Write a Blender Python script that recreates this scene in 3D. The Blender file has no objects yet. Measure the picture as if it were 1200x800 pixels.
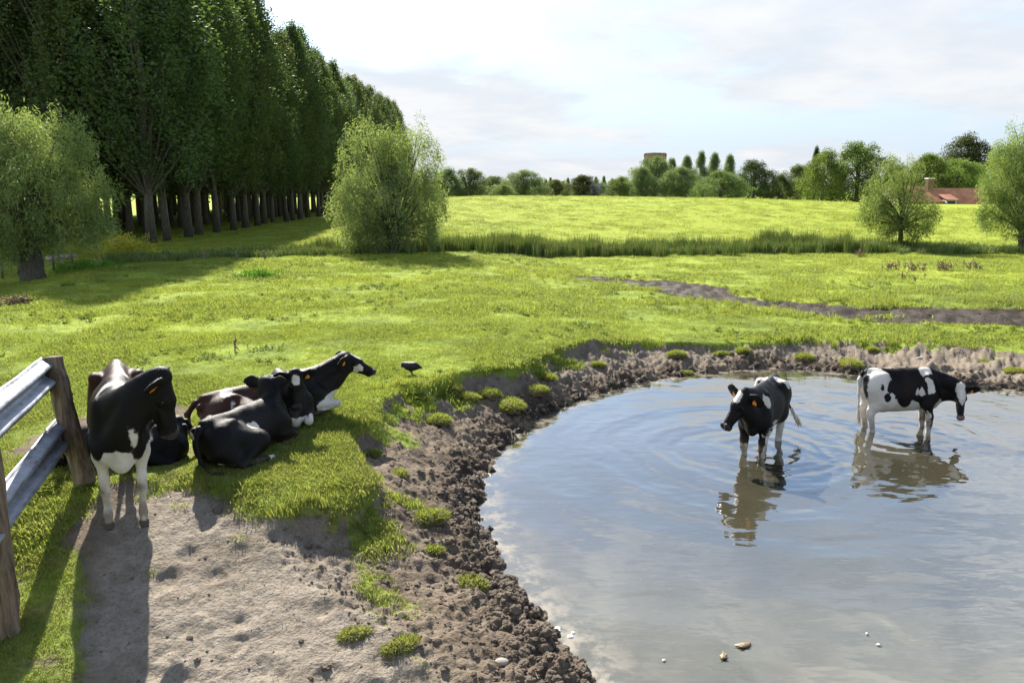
import bpy, bmesh, math, os
import numpy as np
from mathutils import Vector, Matrix

R = math.radians
C = bpy.context.scene.collection
SC = bpy.context.scene

# ------------------------------------------------------------------ camera, light, exposure
EYE, FPX, PITCH = 2.7, 933.0, math.atan2(175.0, 933.0)
cam = bpy.data.cameras.new('camera')
cam.sensor_width = 36.0
cam.lens = FPX / 1200.0 * 36.0
cam.clip_start, cam.clip_end = 0.05, 9000.0
co = bpy.data.objects.new('camera', cam)
C.objects.link(co)
co.location = (0, 0, EYE)
co.rotation_euler = (math.pi / 2 - PITCH, 0, 0)
SC.camera = co

SUN_EL, SUN_AZ = R(36.5), R(-20.5)          # azimuth measured from +Y towards +X
sunv = Vector((math.sin(SUN_AZ) * math.cos(SUN_EL), math.cos(SUN_AZ) * math.cos(SUN_EL), math.sin(SUN_EL)))
sl = bpy.data.lights.new('sun', 'SUN')
sl.energy, sl.angle, sl.color = 4.3, R(0.55), (1.0, 0.94, 0.84)
so = bpy.data.objects.new('sun', sl)
C.objects.link(so)
so.rotation_euler = sunv.to_track_quat('Z', 'Y').to_euler()

world = bpy.data.worlds.new('World')
SC.world = world
world.use_nodes = True
wt = world.node_tree
for n in list(wt.nodes):
    wt.nodes.remove(n)


def mk(nt, typ, ins=None, **props):
    n = nt.nodes.new(typ)
    for k, v in props.items():
        setattr(n, k, v)
    for k, v in (ins or {}).items():
        s = n.inputs[k]
        if isinstance(v, bpy.types.NodeSocket):
            nt.links.new(v, s)
        else:
            s.default_value = v
    return n


def math_(nt, op, a, b=0.0, c=None, clamp=False):
    n = mk(nt, 'ShaderNodeMath', {0: a, 1: b}, operation=op, use_clamp=clamp)
    if c is not None:
        if isinstance(c, bpy.types.NodeSocket):
            nt.links.new(c, n.inputs[2])
        else:
            n.inputs[2].default_value = c
    return n.outputs[0]


def maprange(nt, v, a, b, c=0.0, d=1.0, smooth=True):
    n = mk(nt, 'ShaderNodeMapRange', {0: v, 1: a, 2: b, 3: c, 4: d})
    n.interpolation_type = 'SMOOTHSTEP' if smooth else 'LINEAR'
    return n.outputs[0]


def mixc(nt, f, a, b, blend='MIX'):
    n = mk(nt, 'ShaderNodeMix', data_type='RGBA', blend_type=blend)
    for idx, v in ((0, f), (6, a), (7, b)):
        if isinstance(v, bpy.types.NodeSocket):
            nt.links.new(v, n.inputs[idx])
        elif idx == 0:
            n.inputs[0].default_value = v
        else:
            n.inputs[idx].default_value = tuple(v) + (1.0,) if len(v) == 3 else v
    return n.outputs[2]


def noise(nt, vec, scale, detail=3.0, rough=0.55, dist=0.0):
    n = mk(nt, 'ShaderNodeTexNoise', {'Vector': vec, 'Scale': scale, 'Detail': detail, 'Roughness': rough, 'Distortion': dist})
    return n.outputs[0]


sky = mk(wt, 'ShaderNodeTexSky', sky_type='NISHITA', sun_disc=False)
sky.sun_elevation, sky.sun_rotation = SUN_EL, SUN_AZ
sky.air_density, sky.dust_density, sky.ozone_density = 1.0, 0.5, 2.0
tc = mk(wt, 'ShaderNodeTexCoord')
sep = mk(wt, 'ShaderNodeSeparateXYZ', {0: tc.outputs['Generated']})
zz = math_(wt, 'ADD', math_(wt, 'MAXIMUM', sep.outputs[2], 0.0), 0.16)
cu = math_(wt, 'DIVIDE', sep.outputs[0], zz)
cv = math_(wt, 'DIVIDE', sep.outputs[1], zz)
cvec = mk(wt, 'ShaderNodeCombineXYZ', {0: cu, 1: cv, 2: 3.7}).outputs[0]
n1 = noise(wt, cvec, 1.15, 7.0, 0.56, 0.35)
n2 = noise(wt, cvec, 0.42, 3.0, 0.5, 0.2)
dens = math_(wt, 'ADD', math_(wt, 'MULTIPLY', n1, 0.62), math_(wt, 'MULTIPLY', n2, 0.5))
cover = maprange(wt, dens, 0.50, 0.63)
veil = maprange(wt, sep.outputs[2], 0.02, 0.27, 0.90, 0.0)
base = mixc(wt, veil, sky.outputs[0], (3.15, 3.7, 4.5))
thick = maprange(wt, noise(wt, cvec, 2.3, 5.0, 0.55), 0.35, 0.7)
cloudc = mixc(wt, thick, (3.85, 4.1, 4.45), (4.65, 4.65, 4.7))
lift = maprange(wt, sep.outputs[2], 0.16, 0.55, 1.0, 2.7)
cloudc = mixc(wt, 1.0, cloudc, mk(wt, 'ShaderNodeCombineXYZ', {0: lift, 1: lift, 2: lift}).outputs[0], 'MULTIPLY')
skyc = mixc(wt, math_(wt, 'MULTIPLY', cover, 0.93), base, cloudc)
bg = mk(wt, 'ShaderNodeBackground', {'Color': skyc, 'Strength': 0.062})
wo = mk(wt, 'ShaderNodeOutputWorld', {'Surface': bg.outputs[0]})

SC.view_settings.view_transform = 'Standard'
SC.view_settings.look = 'None'
SC.view_settings.gamma = 1.0
SC.view_settings.use_curve_mapping = False
SC.view_settings.exposure = 1.72
SC.render.engine = 'CYCLES'
cy = SC.cycles
cy.max_bounces, cy.diffuse_bounces, cy.glossy_bounces, cy.transmission_bounces = 6, 3, 3, 3
cy.caustics_reflective = cy.caustics_refractive = False
cy.use_denoising = True
cy.sample_clamp_indirect = 6.0

# ------------------------------------------------------------------ projection helpers (photo pixels -> places in the world)
CP, SP = math.cos(PITCH), math.sin(PITCH)


def ray(px, py):
    a, b = (px - 600) / FPX, (400 - py) / FPX
    return np.array([a, CP + b * SP, b * CP - SP])


def on_plane(px, py, z=0.0):
    d = ray(px, py)
    t = (z - EYE) / d[2]
    return np.array([0, 0, EYE]) + d * t


def at_dist(px, py, dist):
    d = ray(px, py)
    return np.array([0, 0, EYE]) + d * (dist / d[1])


# ------------------------------------------------------------------ numpy noise
def _hash(ix, iy, seed):
    h = (ix.astype(np.int64) * 374761393 + iy.astype(np.int64) * 668265263 + seed * 974634541) & 0x7FFFFFFF
    h = ((h ^ (h >> 13)) * 1274126177) & 0x7FFFFFFF
    h = ((h ^ (h >> 16)) * 1911520717) & 0x7FFFFFFF
    return ((h ^ (h >> 15)) & 0xFFFFFF) / float(0xFFFFFF)


def vnoise(x, y, s, seed=0):
    x, y = x * s, y * s
    ix, iy = np.floor(x), np.floor(y)
    fx, fy = x - ix, y - iy
    fx, fy = fx * fx * fx * (fx * (fx * 6 - 15) + 10), fy * fy * fy * (fy * (fy * 6 - 15) + 10)
    a, b = _hash(ix, iy, seed), _hash(ix + 1, iy, seed)
    c, d = _hash(ix, iy + 1, seed), _hash(ix + 1, iy + 1, seed)
    return (a + (b - a) * fx) * (1 - fy) + (c + (d - c) * fx) * fy - 0.5


def fbm(x, y, s, octv=4, seed=0, gain=0.5):
    r, amp = 0, 1.0
    for k in range(octv):
        r = r + amp * vnoise(x + 17.3 * k, y - 9.1 * k, s, seed + k)
        s *= 2.03
        amp *= gain
    return r


def worley(x, y, s, seed=0):
    x, y = x * s, y * s
    ix, iy = np.floor(x), np.floor(y)
    best = np.full(x.shape, 9.0)
    for dx in (-1, 0, 1):
        for dy in (-1, 0, 1):
            cx, cy_ = ix + dx, iy + dy
            px_, py_ = cx + _hash(cx, cy_, seed), cy_ + _hash(cx, cy_, seed + 7)
            best = np.minimum(best, (px_ - x) ** 2 + (py_ - y) ** 2)
    return np.sqrt(best)


def sstep(a, b, x):
    t = np.clip((x - a) / (b - a), 0, 1)
    return t * t * (3 - 2 * t)


def seg_dist(x, y, pts, closed=False):
    best = np.full(x.shape, 1e9)
    n = len(pts)
    for i in range(n if closed else n - 1):
        ax, ay = pts[i][0], pts[i][1]
        bx, by = pts[(i + 1) % n][0], pts[(i + 1) % n][1]
        vx, vy = bx - ax, by - ay
        t = np.clip(((x - ax) * vx + (y - ay) * vy) / (vx * vx + vy * vy + 1e-9), 0, 1)
        best = np.minimum(best, (x - ax - t * vx) ** 2 + (y - ay - t * vy) ** 2)
    return np.sqrt(best)


def inside(x, y, pts):
    r = np.zeros(x.shape, bool)
    n = len(pts)
    for i in range(n):
        ax, ay = pts[i][0], pts[i][1]
        bx, by = pts[(i + 1) % n][0], pts[(i + 1) % n][1]
        cond = ((ay > y) != (by > y)) & (x < (bx - ax) * (y - ay) / (by - ay + 1e-12) + ax)
        r ^= cond
    return r


# ------------------------------------------------------------------ mesh helpers
def mesh_from(name, verts, faces, mat=None, parent=None, smooth=True, attrs=None, link=True, fattrs=None):
    """verts (N,3); faces: array (M,k) or list of such arrays."""
    if not isinstance(faces, (list, tuple)):
        faces = [faces]
    faces = [np.asarray(f, np.int32) for f in faces if len(f)]
    me = bpy.data.meshes.new(name)
    verts = np.asarray(verts, np.float32)
    me.vertices.add(len(verts))
    me.vertices.foreach_set('co', verts.ravel())
    loops = np.concatenate([f.ravel() for f in faces])
    sizes = np.concatenate([np.full(len(f), f.shape[1], np.int32) for f in faces])
    starts = np.concatenate([[0], np.cumsum(sizes)[:-1]]).astype(np.int32)
    me.loops.add(len(loops))
    me.loops.foreach_set('vertex_index', loops)
    me.polygons.add(len(sizes))
    me.polygons.foreach_set('loop_start', starts)
    me.update(calc_edges=True)
    me.validate()
    if smooth:
        me.polygons.foreach_set('use_smooth', np.ones(len(me.polygons), bool))
    for k, v in (attrs or {}).items():
        a = me.attributes.new(k, 'FLOAT', 'POINT')
        a.data.foreach_set('value', np.asarray(v, np.float32))
    for k, v in (fattrs or {}).items():
        a = me.attributes.new(k, 'FLOAT', 'FACE')
        a.data.foreach_set('value', np.asarray(v, np.float32))
    if mat:
        me.materials.append(mat)
    o = bpy.data.objects.new(name, me)
    if link:
        C.objects.link(o)
    if parent:
        o.parent = parent
    return o


def bm_obj(name, bm, mat=None, parent=None, smooth=False):
    me = bpy.data.meshes.new(name)
    bm.to_mesh(me)
    bm.free()
    if mat:
        me.materials.append(mat)
    if smooth:
        for p in me.polygons:
            p.use_smooth = True
    o = bpy.data.objects.new(name, me)
    C.objects.link(o)
    if parent:
        o.parent = parent
    return o


def tag(o, label=None, cat=None, group=None, kind=None):
    for k, v in (('label', label), ('category', cat), ('group', group), ('kind', kind)):
        if v:
            o[k] = v
    return o


def empty(name, loc=(0, 0, 0), rz=0.0, label=None, cat=None, group=None):
    o = bpy.data.objects.new(name, None)
    C.objects.link(o)
    o.empty_display_size = 0.1
    o.location = loc
    o.rotation_euler = (0, 0, rz)
    return tag(o, label, cat, group)


def tube_arrays(path, radii, sides=8, cap=True, rough=0.0, rng=None):
    path = np.asarray(path, float)
    n = len(path)
    tan = np.gradient(path, axis=0)
    tan /= np.linalg.norm(tan, axis=1)[:, None] + 1e-9
    ref = np.array([0.0, 0, 1]) if abs(tan[0][2]) < 0.9 else np.array([1.0, 0, 0])
    V, F = [], []
    u = np.cross(tan[0], ref)
    u /= np.linalg.norm(u)
    for i in range(n):
        u = u - tan[i] * np.dot(u, tan[i])
        u /= np.linalg.norm(u) + 1e-9
        w = np.cross(tan[i], u)
        for s in range(sides):
            a = 2 * math.pi * s / sides
            r = radii[i] * (1 + (rng.uniform(-rough, rough) if rng is not None and rough else 0))
            V.append(path[i] + r * (math.cos(a) * u + math.sin(a) * w))
    for i in range(n - 1):
        for s in range(sides):
            t = (s + 1) % sides
            F.append((i * sides + s, i * sides + t, (i + 1) * sides + t, (i + 1) * sides + s))
    V, F = np.array(V), np.array(F, int)
    if cap:
        V = np.vstack([V, path[0], path[-1]])
        a, b = len(V) - 2, len(V) - 1
        ex = []
        for s in range(sides):
            t = (s + 1) % sides
            ex.append((a, t, s, s))
            ex.append((b, (n - 1) * sides + s, (n - 1) * sides + t, (n - 1) * sides + t))
        tri = np.array(ex, int)[:, :3]
        return V, F, tri
    return V, F, np.zeros((0, 3), int)


class Pile:
    """collects arrays into one mesh"""
    def __init__(s):
        s.v, s.q, s.t, s.n = [], [], [], 0

    def add(s, V, Q=None, T=None):
        s.v.append(np.asarray(V, float))
        if Q is not None and len(Q):
            s.q.append(np.asarray(Q, int) + s.n)
        if T is not None and len(T):
            s.t.append(np.asarray(T, int) + s.n)
        s.n += len(V)

    def tube(s, path, radii, sides=8, **k):
        s.add(*tube_arrays(path, radii, sides, **k))

    def build(s, name, mat=None, parent=None, smooth=True, link=True, **k):
        f = []
        if s.q:
            f.append(np.vstack(s.q))
        if s.t:
            f.append(np.vstack(s.t))
        return mesh_from(name, np.vstack(s.v), f, mat, parent, smooth, link=link, **k)


# ------------------------------------------------------------------ materials
def new_mat(name):
    m = bpy.data.materials.new(name)
    m.use_nodes = True
    nt = m.node_tree
    for n in list(nt.nodes):
        nt.nodes.remove(n)
    out = mk(nt, 'ShaderNodeOutputMaterial')
    return m, nt, out


def attr(nt, name):
    return mk(nt, 'ShaderNodeAttribute', attribute_name=name).outputs['Fac']


def simple(name, col, rough=0.6, metal=0.0, nscale=8.0, namp=0.25, bump=0.0, spec=0.5, obj=True, stretch=None):
    m, nt, out = new_mat(name)
    vec = mk(nt, 'ShaderNodeTexCoord').outputs['Object']
    if stretch:
        vec = mk(nt, 'ShaderNodeMapping', {'Vector': vec, 'Scale': stretch}).outputs[0]
    n = noise(nt, vec, nscale, 5, 0.6)
    lo = tuple(c * (1 - namp) for c in col)
    hi = tuple(min(1, c * (1 + namp)) for c in col)
    c = mixc(nt, maprange(nt, n, 0.3, 0.7), lo, hi)
    b = mk(nt, 'ShaderNodeBsdfPrincipled', {'Base Color': c, 'Roughness': rough, 'Metallic': metal, 'Specular IOR Level': spec})
    if bump:
        bn = mk(nt, 'ShaderNodeBump', {'Height': noise(nt, vec, nscale * 3, 4), 'Strength': bump, 'Distance': 0.02})
        nt.links.new(bn.outputs[0], b.inputs['Normal'])
    nt.links.new(b.outputs[0], out.inputs[0])
    return m


GRASS_DARK, GRASS_MID, GRASS_YEL = (0.105, 0.150, 0.030), (0.215, 0.285, 0.046), (0.280, 0.340, 0.040)


def grass_colour(nt):
    """grass colour at a place in the field, shared by the ground sheet and the blades"""
    pos = mk(nt, 'ShaderNodeNewGeometry').outputs['Position']
    flat = mk(nt, 'ShaderNodeVectorMath', {0: pos, 1: (1, 1, 0)}, operation='MULTIPLY').outputs[0]
    sp = mk(nt, 'ShaderNodeSeparateXYZ', {0: pos})
    a = noise(nt, flat, 0.16, 4, 0.6, 0.3)
    b = noise(nt, flat, 0.9, 4, 0.6, 0.2)
    far = maprange(nt, sp.outputs[1], 12.0, 60.0, 0.0, 0.34)
    f = math_(nt, 'ADD', math_(nt, 'ADD', math_(nt, 'MULTIPLY', a, 0.95), math_(nt, 'MULTIPLY', b, 0.75)), math_(nt, 'SUBTRACT', far, 0.22))
    c = mixc(nt, maprange(nt, f, 0.42, 0.70), GRASS_DARK, GRASS_MID)
    c = mixc(nt, maprange(nt, f, 0.60, 0.92), c, GRASS_YEL)
    c = mixc(nt, maprange(nt, noise(nt, flat, 0.5, 5, 0.65), 0.60, 0.76, 0, 0.32), c, (0.25, 0.22, 0.08))
    nearm = maprange(nt, sp.outputs[1], 11.0, 7.5, 0.0, 1.0)
    c = mixc(nt, math_(nt, 'MULTIPLY', nearm, maprange(nt, noise(nt, flat, 2.6, 5, .65), .36, .66, .05, .6)), c, (0.23, 0.205, 0.085))
    return c, pos, flat


def ground_material():
    m, nt, out = new_mat('ground')
    g, pos, flat = grass_colour(nt)
    g = mixc(nt, maprange(nt, noise(nt, pos, 14, 3), 0.3, 0.7, 0.25, 0.0), g, (0.07, 0.06, 0.03))
    na = noise(nt, pos, 2.2, 6, 0.62)
    nb = noise(nt, pos, 38, 4, 0.6)
    nc = noise(nt, pos, 9, 5, 0.65)
    clod = mixc(nt, maprange(nt, na, 0.3, 0.7), (0.100, 0.077, 0.056), (0.195, 0.156, 0.116))
    dry = mixc(nt, maprange(nt, nc, 0.3, 0.72), (0.195, 0.165, 0.130), (0.285, 0.247, 0.200))
    dry = mixc(nt, maprange(nt, nb, 0.50, 0.68, 0, 0.6), dry, (0.105, 0.083, 0.061))
    dry = mixc(nt, maprange(nt, noise(nt, pos, 1.1, 5, .6, .6), 0.48, 0.66, 0, 0.55), dry, (0.115, 0.092, 0.068))
    dirt = mixc(nt, attr(nt, 'path'), clod, dry)
    dirt = mixc(nt, attr(nt, 'wet'), dirt, (0.036, 0.028, 0.021))
    edge = math_(nt, 'ADD', attr(nt, 'dirt'), math_(nt, 'MULTIPLY', math_(nt, 'SUBTRACT', nc, 0.5), 0.9))
    c = mixc(nt, maprange(nt, edge, 0.38, 0.62), g, dirt)
    rough = maprange(nt, attr(nt, 'wet'), 0.8, 1.0, 0.95, 0.42)
    h = math_(nt, 'ADD', math_(nt, 'MULTIPLY', nc, 0.6), math_(nt, 'MULTIPLY', nb, 0.4))
    bp = mk(nt, 'ShaderNodeBump', {'Height': h, 'Strength': 0.95, 'Distance': 0.05})
    b = mk(nt, 'ShaderNodeBsdfPrincipled', {'Base Color': c, 'Roughness': rough, 'Specular IOR Level': 0.06, 'Normal': bp.outputs[0]})
    nt.links.new(b.outputs[0], out.inputs[0])
    return m


def blade_material(name, tint=None, amt=0.0, trans=0.45):
    m, nt, out = new_mat(name)
    g, pos, flat = grass_colour(nt)
    if tint:
        g = mixc(nt, amt, g, tint)
    rnd = mk(nt, 'ShaderNodeObjectInfo').outputs['Random']
    g = mixc(nt, math_(nt, 'MULTIPLY', rnd, 0.35), g, (0.07, 0.13, 0.014))
    v = attr(nt, 'v')
    g = mixc(nt, maprange(nt, v, 0.80, 0.88, 0, 0.8), g, (0.34, 0.29, 0.13))
    d = mk(nt, 'ShaderNodeBsdfPrincipled', {'Base Color': g, 'Roughness': 0.6, 'Specular IOR Level': 0.12})
    t = mk(nt, 'ShaderNodeBsdfTranslucent', {'Color': mixc(nt, 0.5, g, (0.42, 0.48, 0.06))})
    mx = mk(nt, 'ShaderNodeMixShader', {0: trans, 1: d.outputs[0], 2: t.outputs[0]})
    nt.links.new(mx.outputs[0], out.inputs[0])
    return m


def leaf_material(name, col, hi, trans=0.38, rough=0.62):
    """leaf colour varies leaf by leaf, clump by clump and tree by tree; obj.color tints a tree"""
    m, nt, out = new_mat(name)
    oi = mk(nt, 'ShaderNodeObjectInfo')
    v = attr(nt, 'v')
    c = mixc(nt, v, col, hi)
    c = mixc(nt, 1.0, c, oi.outputs['Color'], 'MULTIPLY')
    d = mk(nt, 'ShaderNodeBsdfPrincipled', {'Base Color': c, 'Roughness': rough, 'Specular IOR Level': 0.16})
    t = mk(nt, 'ShaderNodeBsdfTranslucent', {'Color': mixc(nt, 1.0, c, (1.4, 1.4, 0.75), 'MULTIPLY')})
    mx = mk(nt, 'ShaderNodeMixShader', {0: trans, 1: d.outputs[0], 2: t.outputs[0]})
    nt.links.new(mx.outputs[0], out.inputs[0])
    return m


M_GROUND = ground_material()
M_BLADE = blade_material('grass blades')
M_BLADE_DRY = blade_material('tussock blades', (0.20, 0.19, 0.04), 0.45)
M_BLADE_DULL = blade_material('thin dry blades', (0.15, 0.145, 0.05), 0.65)
M_REED = blade_material('reed leaves', (0.095, 0.160, 0.050), 0.93, 0.12)
M_WEED = blade_material('weed leaves', (0.06, 0.12, 0.025), 0.85, 0.35)
M_STRAWB = simple('dry straw', (.27, .22, .13), .8, nscale=20, namp=.4)
M_BARK = simple('bark', (0.15, 0.125, 0.095), 0.9, nscale=4, namp=0.45, bump=0.6, stretch=(6, 6, 1))
M_POPLAR = leaf_material('poplar leaves', (0.046, 0.074, 0.030), (0.098, 0.142, 0.054))
M_WILLOW = leaf_material('willow leaves', (0.115, 0.155, 0.062), (0.265, 0.305, 0.130))
M_LEAF = leaf_material('broad leaves', (0.060, 0.088, 0.036), (0.130, 0.168, 0.066))

# ------------------------------------------------------------------ terrain
ZW = -0.70                                            # pond level
pond_px = [(560, 1000), (640, 880), (700, 805), (668, 765), (640, 738), (612, 700), (590, 662), (572, 625), (556, 592), (562, 560), (582, 530),
           (604, 508), (640, 484), (690, 464), (740, 450), (795, 441), (850, 435), (905, 431), (960, 434), (1010, 440),
           (1090, 449), (1190, 458), (1300, 476), (1500, 560), (1700, 800), (1500, 1000)]
POND = [on_plane(a, b, ZW)[:2] for a, b in pond_px]
def on_slope(px, py, z0=0.0):
    z = z0
    for _ in range(30):
        q = on_plane(px, py, z)
        z = .5 * z + .5 * (z0 - 0.235 * min(max(7.25 - q[1], 0), 2.5))
    return on_plane(px, py, z)


top_px = [(520, 1000, 0), (520, 860, 0), (490, 785, 0), (452, 738, 0), (400, 706, 0), (345, 662, 0), (305, 618, 0), (350, 590, 0), (412, 580, 0), (434, 560, -.05), (418, 535, 0), (404, 508, 0),
          (430, 488, 0), (444, 466, 0), (462, 446, 0), (500, 447, 0), (545, 438, -.05), (600, 432, -.1), (640, 418, -.2), (690, 406, -.28),
          (760, 402, -.34), (840, 402, -.34), (920, 399, -.34), (1000, 397, -.34), (1090, 398, -.34), (1200, 408, -.34), (1340, 430, -.34),
          (1600, 520, -.3), (1900, 850, -.2), (1600, 1000, -.1)]
TOP = [(on_slope(a, b, c) if b > 570 and a < 560 else on_plane(a, b, c))[:2] for a, b, c in top_px]
path_px = [(60, 1000), (80, 800), (92, 690), (104, 630), (110, 600), (150, 578), (205, 562), (262, 572), (300, 600), (350, 600), (410, 605), (460, 690), (530, 780), (620, 1000)]
PATH = [on_slope(a, b, -.06)[:2] for a, b in path_px]
MUDDY = [on_plane(a, b, -.32)[:2] for a, b in ((690, 324), (770, 330), (850, 347), (930, 357), (1020, 365), (1110, 366), (1220, 371), (1400, 372))]
DITCH = [(-60, 22), (-36, 24.5), (-25, 27), (-19.5, 30.2), (-14, 33.8), (-8, 36.2), (-2, 38.5), (6, 40.5), (14, 41.5), (24, 42), (34, 43), (80, 46)]


def near_slope(x, y):
    """the pasture runs down to the water's level in front of the fence"""
    return -0.235 * np.clip(7.25 - y, 0, 2.5) * sstep(1.5, -0.5, x)


def base_height(x, y):
    low = -0.34 * sstep(-1.0, 4.0, x + 0.25 * (y - 12) * sstep(12, 20, y) * 0.3)
    h = low + 0 * x
    h = h * (1 - sstep(60, 120, y))
    h = h + near_slope(x, y)
    # the dyke-like rise beyond the ditch
    foot = np.interp(x, [p[0] for p in DITCH], [p[1] for p in DITCH]) + 2.2
    crest = 2.22 - 0.012 * np.clip(x - 2, 0, 26) - 0.5 * sstep(24, 40, x)
    amp = sstep(-15.0, -4.5, x)
    rise = sstep(0, 1, (y - foot) / (72.0 - 40))
    lin = np.clip((y - foot) / 31.0, 0, 1)
    h = h + (crest - low) * amp * (0.55 * lin + 0.45 * rise) * 1.0
    h = h - 1.1 * amp * sstep(76, 120, y)
    # left side falls away to the shaded ditch round the old willow
    side = sstep(-11.5, -15.5, x + (y - 18) * 0.27) * sstep(12, 17, y) * sstep(40, 30, y)
    h = h - 0.55 * side
    h = h + 0.10 * fbm(x, y, 0.12, 2, 5) + 0.05 * fbm(x, y, 0.5, 3, 9) * sstep(90, 30, y)
    return h


def terrain(x, y, detail=True):
    """height and surface masks at ground points"""
    x, y = np.asarray(x, float), np.asarray(y, float)
    h = base_height(x, y)
    dirt, path, wet = np.zeros(x.shape), np.zeros(x.shape), np.zeros(x.shape)
    dd = seg_dist(x, y, DITCH)
    h = h - 0.55 * np.exp(-(dd / 0.9) ** 2)
    near = (np.hypot(x, y) < 45) & (y > -14)
    X, Y = x[near], y[near]
    wob = 0.16 * fbm(X, Y, 1.3, 4, 21) + 0.05 * fbm(X, Y, 5, 3, 26)
    inp = inside(X, Y, POND)
    dw = seg_dist(X, Y, POND, True) * np.where(inp, -1, 1) + wob * 0.8
    intop = inside(X, Y, TOP)
    dt = seg_dist(X, Y, TOP, True) * np.where(intop, 1, -1) + wob * 0.9
    hb = h[near]
    pin = inside(X, Y, PATH)
    dp = seg_dist(X, Y, PATH, True) * np.where(pin, 1, -1) + wob * 1.4
    pm = sstep(-0.12, 0.32, dp)
    hb = hb - 0.07 * sstep(-0.1, 0.25, dp) - pm * .032 * sstep(.34, .12, worley(X, Y, 2.6, 58)) * sstep(-.1, .1, fbm(X, Y, 1.1, 2, 59)) + pm * (0.030 * fbm(X, Y, 3.0, 5, 3, .6) + .032 * (.5 - worley(X, Y, 7.0, 55)) * sstep(-.2, .2, fbm(X, Y, .9, 3, 57)))
    t = np.clip(dw / (np.maximum(dw, 0) + np.maximum(dt, 0) + 1e-6), 0, 1)
    g = 0.78 * t + 0.22 * sstep(0.86, 1.0, t)
    hz = ZW + (hb - ZW) * g
    band = (dt > 0) & (dw > 0)
    hh = np.where(band, hz, hb)
    under = dw <= 0
    hh = np.where(under, ZW + np.maximum(dw * 0.25, -0.5) - 0.015, hh)
    bandm = sstep(-0.05, 0.10, dt)
    # trampled lumps, strongest just above the water line
    near_w = np.exp(-(np.maximum(dw, 0) / 0.42) ** 2) * bandm * np.exp(-(np.minimum(dw, 0) / 0.12) ** 2)
    mid = bandm * sstep(0, 0.3, dw)
    w1 = worley(X + 0.3 * fbm(X, Y, 3, 2, 71), Y + 0.3 * fbm(X, Y, 3, 2, 75), 3.6, 31)
    w2 = worley(X, Y, 10.0, 37)
    lump = (0.55 - w1) * 0.075 + (0.5 - w2) * 0.05 + 0.11 * fbm(X, Y, 4.5, 6, 41, .62)
    hh = hh + near_w * (lump + 0.015)
    rough_ = 1 + .9 * sstep(9.0, 12.0, Y)
    hh = hh + mid * rough_ * (0.035 * (0.5 - w2) + 0.065 * fbm(X, Y, 3.1, 6, 51, 0.6) + .03 * (.5 - worley(X + .2 * wob, Y, 2.2, 53)) * sstep(9, 12, Y))
    h[near] = hh
    # hoof-pocked muddy strip in the meadow
    dm = seg_dist(X, Y, MUDDY)
    wid = np.interp(X, [2, 6, 10, 14], [0.7, 1.05, 1.4, 2.1]) + 3.2 * wob + .5 * fbm(X, Y, .45, 3, 65)
    mm = sstep(0.35, -0.2, dm - wid)
    h[near] += -0.10 * mm + mm * 0.17 * (0.5 - worley(X, Y, 2.0, 61)) + mm * .08 * fbm(X, Y, 1.2, 4, 63)
    # masks
    tuft = sstep(0.02, 0.20, fbm(X, Y, 1.5, 5, 81, .6)) * sstep(0.9, 0.15, dt) * sstep(5.2, 6.2, Y) * sstep(0.35, 0.8, dw)
    d_ = np.maximum(sstep(0.02, 0.12, dt) * (1 - 0.95 * tuft), pm * (1 - 0.55 * sstep(0.12, 0.3, fbm(X, Y, 1.6, 4, 85)) * sstep(.7, .3, dp)))
    d_ = np.maximum(d_, mm * 0.95)
    # worn patches by the fence
    wp = np.exp(-(((X + 3.3) / 0.75) ** 2 + ((Y - 6.5) / 1.2) ** 2)) + .8 * np.exp(-(((X + 4.6) / 0.7) ** 2 + ((Y - 8.6) / 1.3) ** 2))
    d_ = np.maximum(d_, sstep(0.22, 0.62, wp + 1.1 * fbm(X, Y, 1.7, 4, 87)) * sstep(.12, .3, wp) * .9)
    dirt[near] = d_
    path[near] = np.clip(np.maximum(pm, mid * sstep(1.1, 1.9, dw) * .55), 0, 1)
    path[near] = np.maximum(path[near], sstep(9.5, 12.5, Y) * .5 * sstep(.15, .5, dw) * (1 - mm))
    wn = np.exp(-(np.maximum(dw, 0) / 0.32) ** 2) * sstep(.1, -.1, fbm(X, Y, 2.3, 3, 91) - .12)
    wet[near] = np.maximum(np.clip(wn, 0, 1), mm * .92)
    return h, dirt, path, wet


def build_ground():
    th = np.concatenate([np.linspace(-180, -42, 60, endpoint=False), np.linspace(-42, 42, 1050, endpoint=False), np.linspace(42, 180, 61)])
    th = np.radians(th)
    rr = [0.4]
    while rr[-1] < 5000:
        r = rr[-1]
        k = 0.05 if r < 4 else (0.0032 if r < 17 else (0.010 if r < 85 else 0.08))
        rr.append(r * (1 + k))
    rr = np.array(rr)
    RR, TH = np.meshgrid(rr, th, indexing='ij')
    x, y = RR * np.sin(TH), RR * np.cos(TH)
    h, dirt, path, wet = terrain(x.ravel(), y.ravel())
    V = np.column_stack([x.ravel(), y.ravel(), h])
    nr, nt_ = RR.shape
    i, j = np.meshgrid(np.arange(nr - 1), np.arange(nt_ - 1), indexing='ij')
    a = (i * nt_ + j).ravel()
    F = np.column_stack([a, a + 1, a + nt_ + 1, a + nt_])[:, ::-1]
    cidx = len(V)
    V = np.vstack([V, [0, 0, float(h[:nt_].mean())]])
    fan = np.column_stack([np.full(nt_ - 1, cidx), np.arange(nt_ - 1), np.arange(1, nt_)])[:, ::-1]
    z = lambda q: np.append(q, 0)
    o = mesh_from('ground', V, [F, fan], M_GROUND, attrs={'dirt': z(dirt), 'path': z(path), 'wet': z(wet)})
    tag(o, 'green cow pasture with a trampled earth bank round the pond', 'pasture', kind='structure')


build_ground()


def gz(x, y):
    return float(terrain(np.array([x]), np.array([y]))[0][0])


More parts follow.
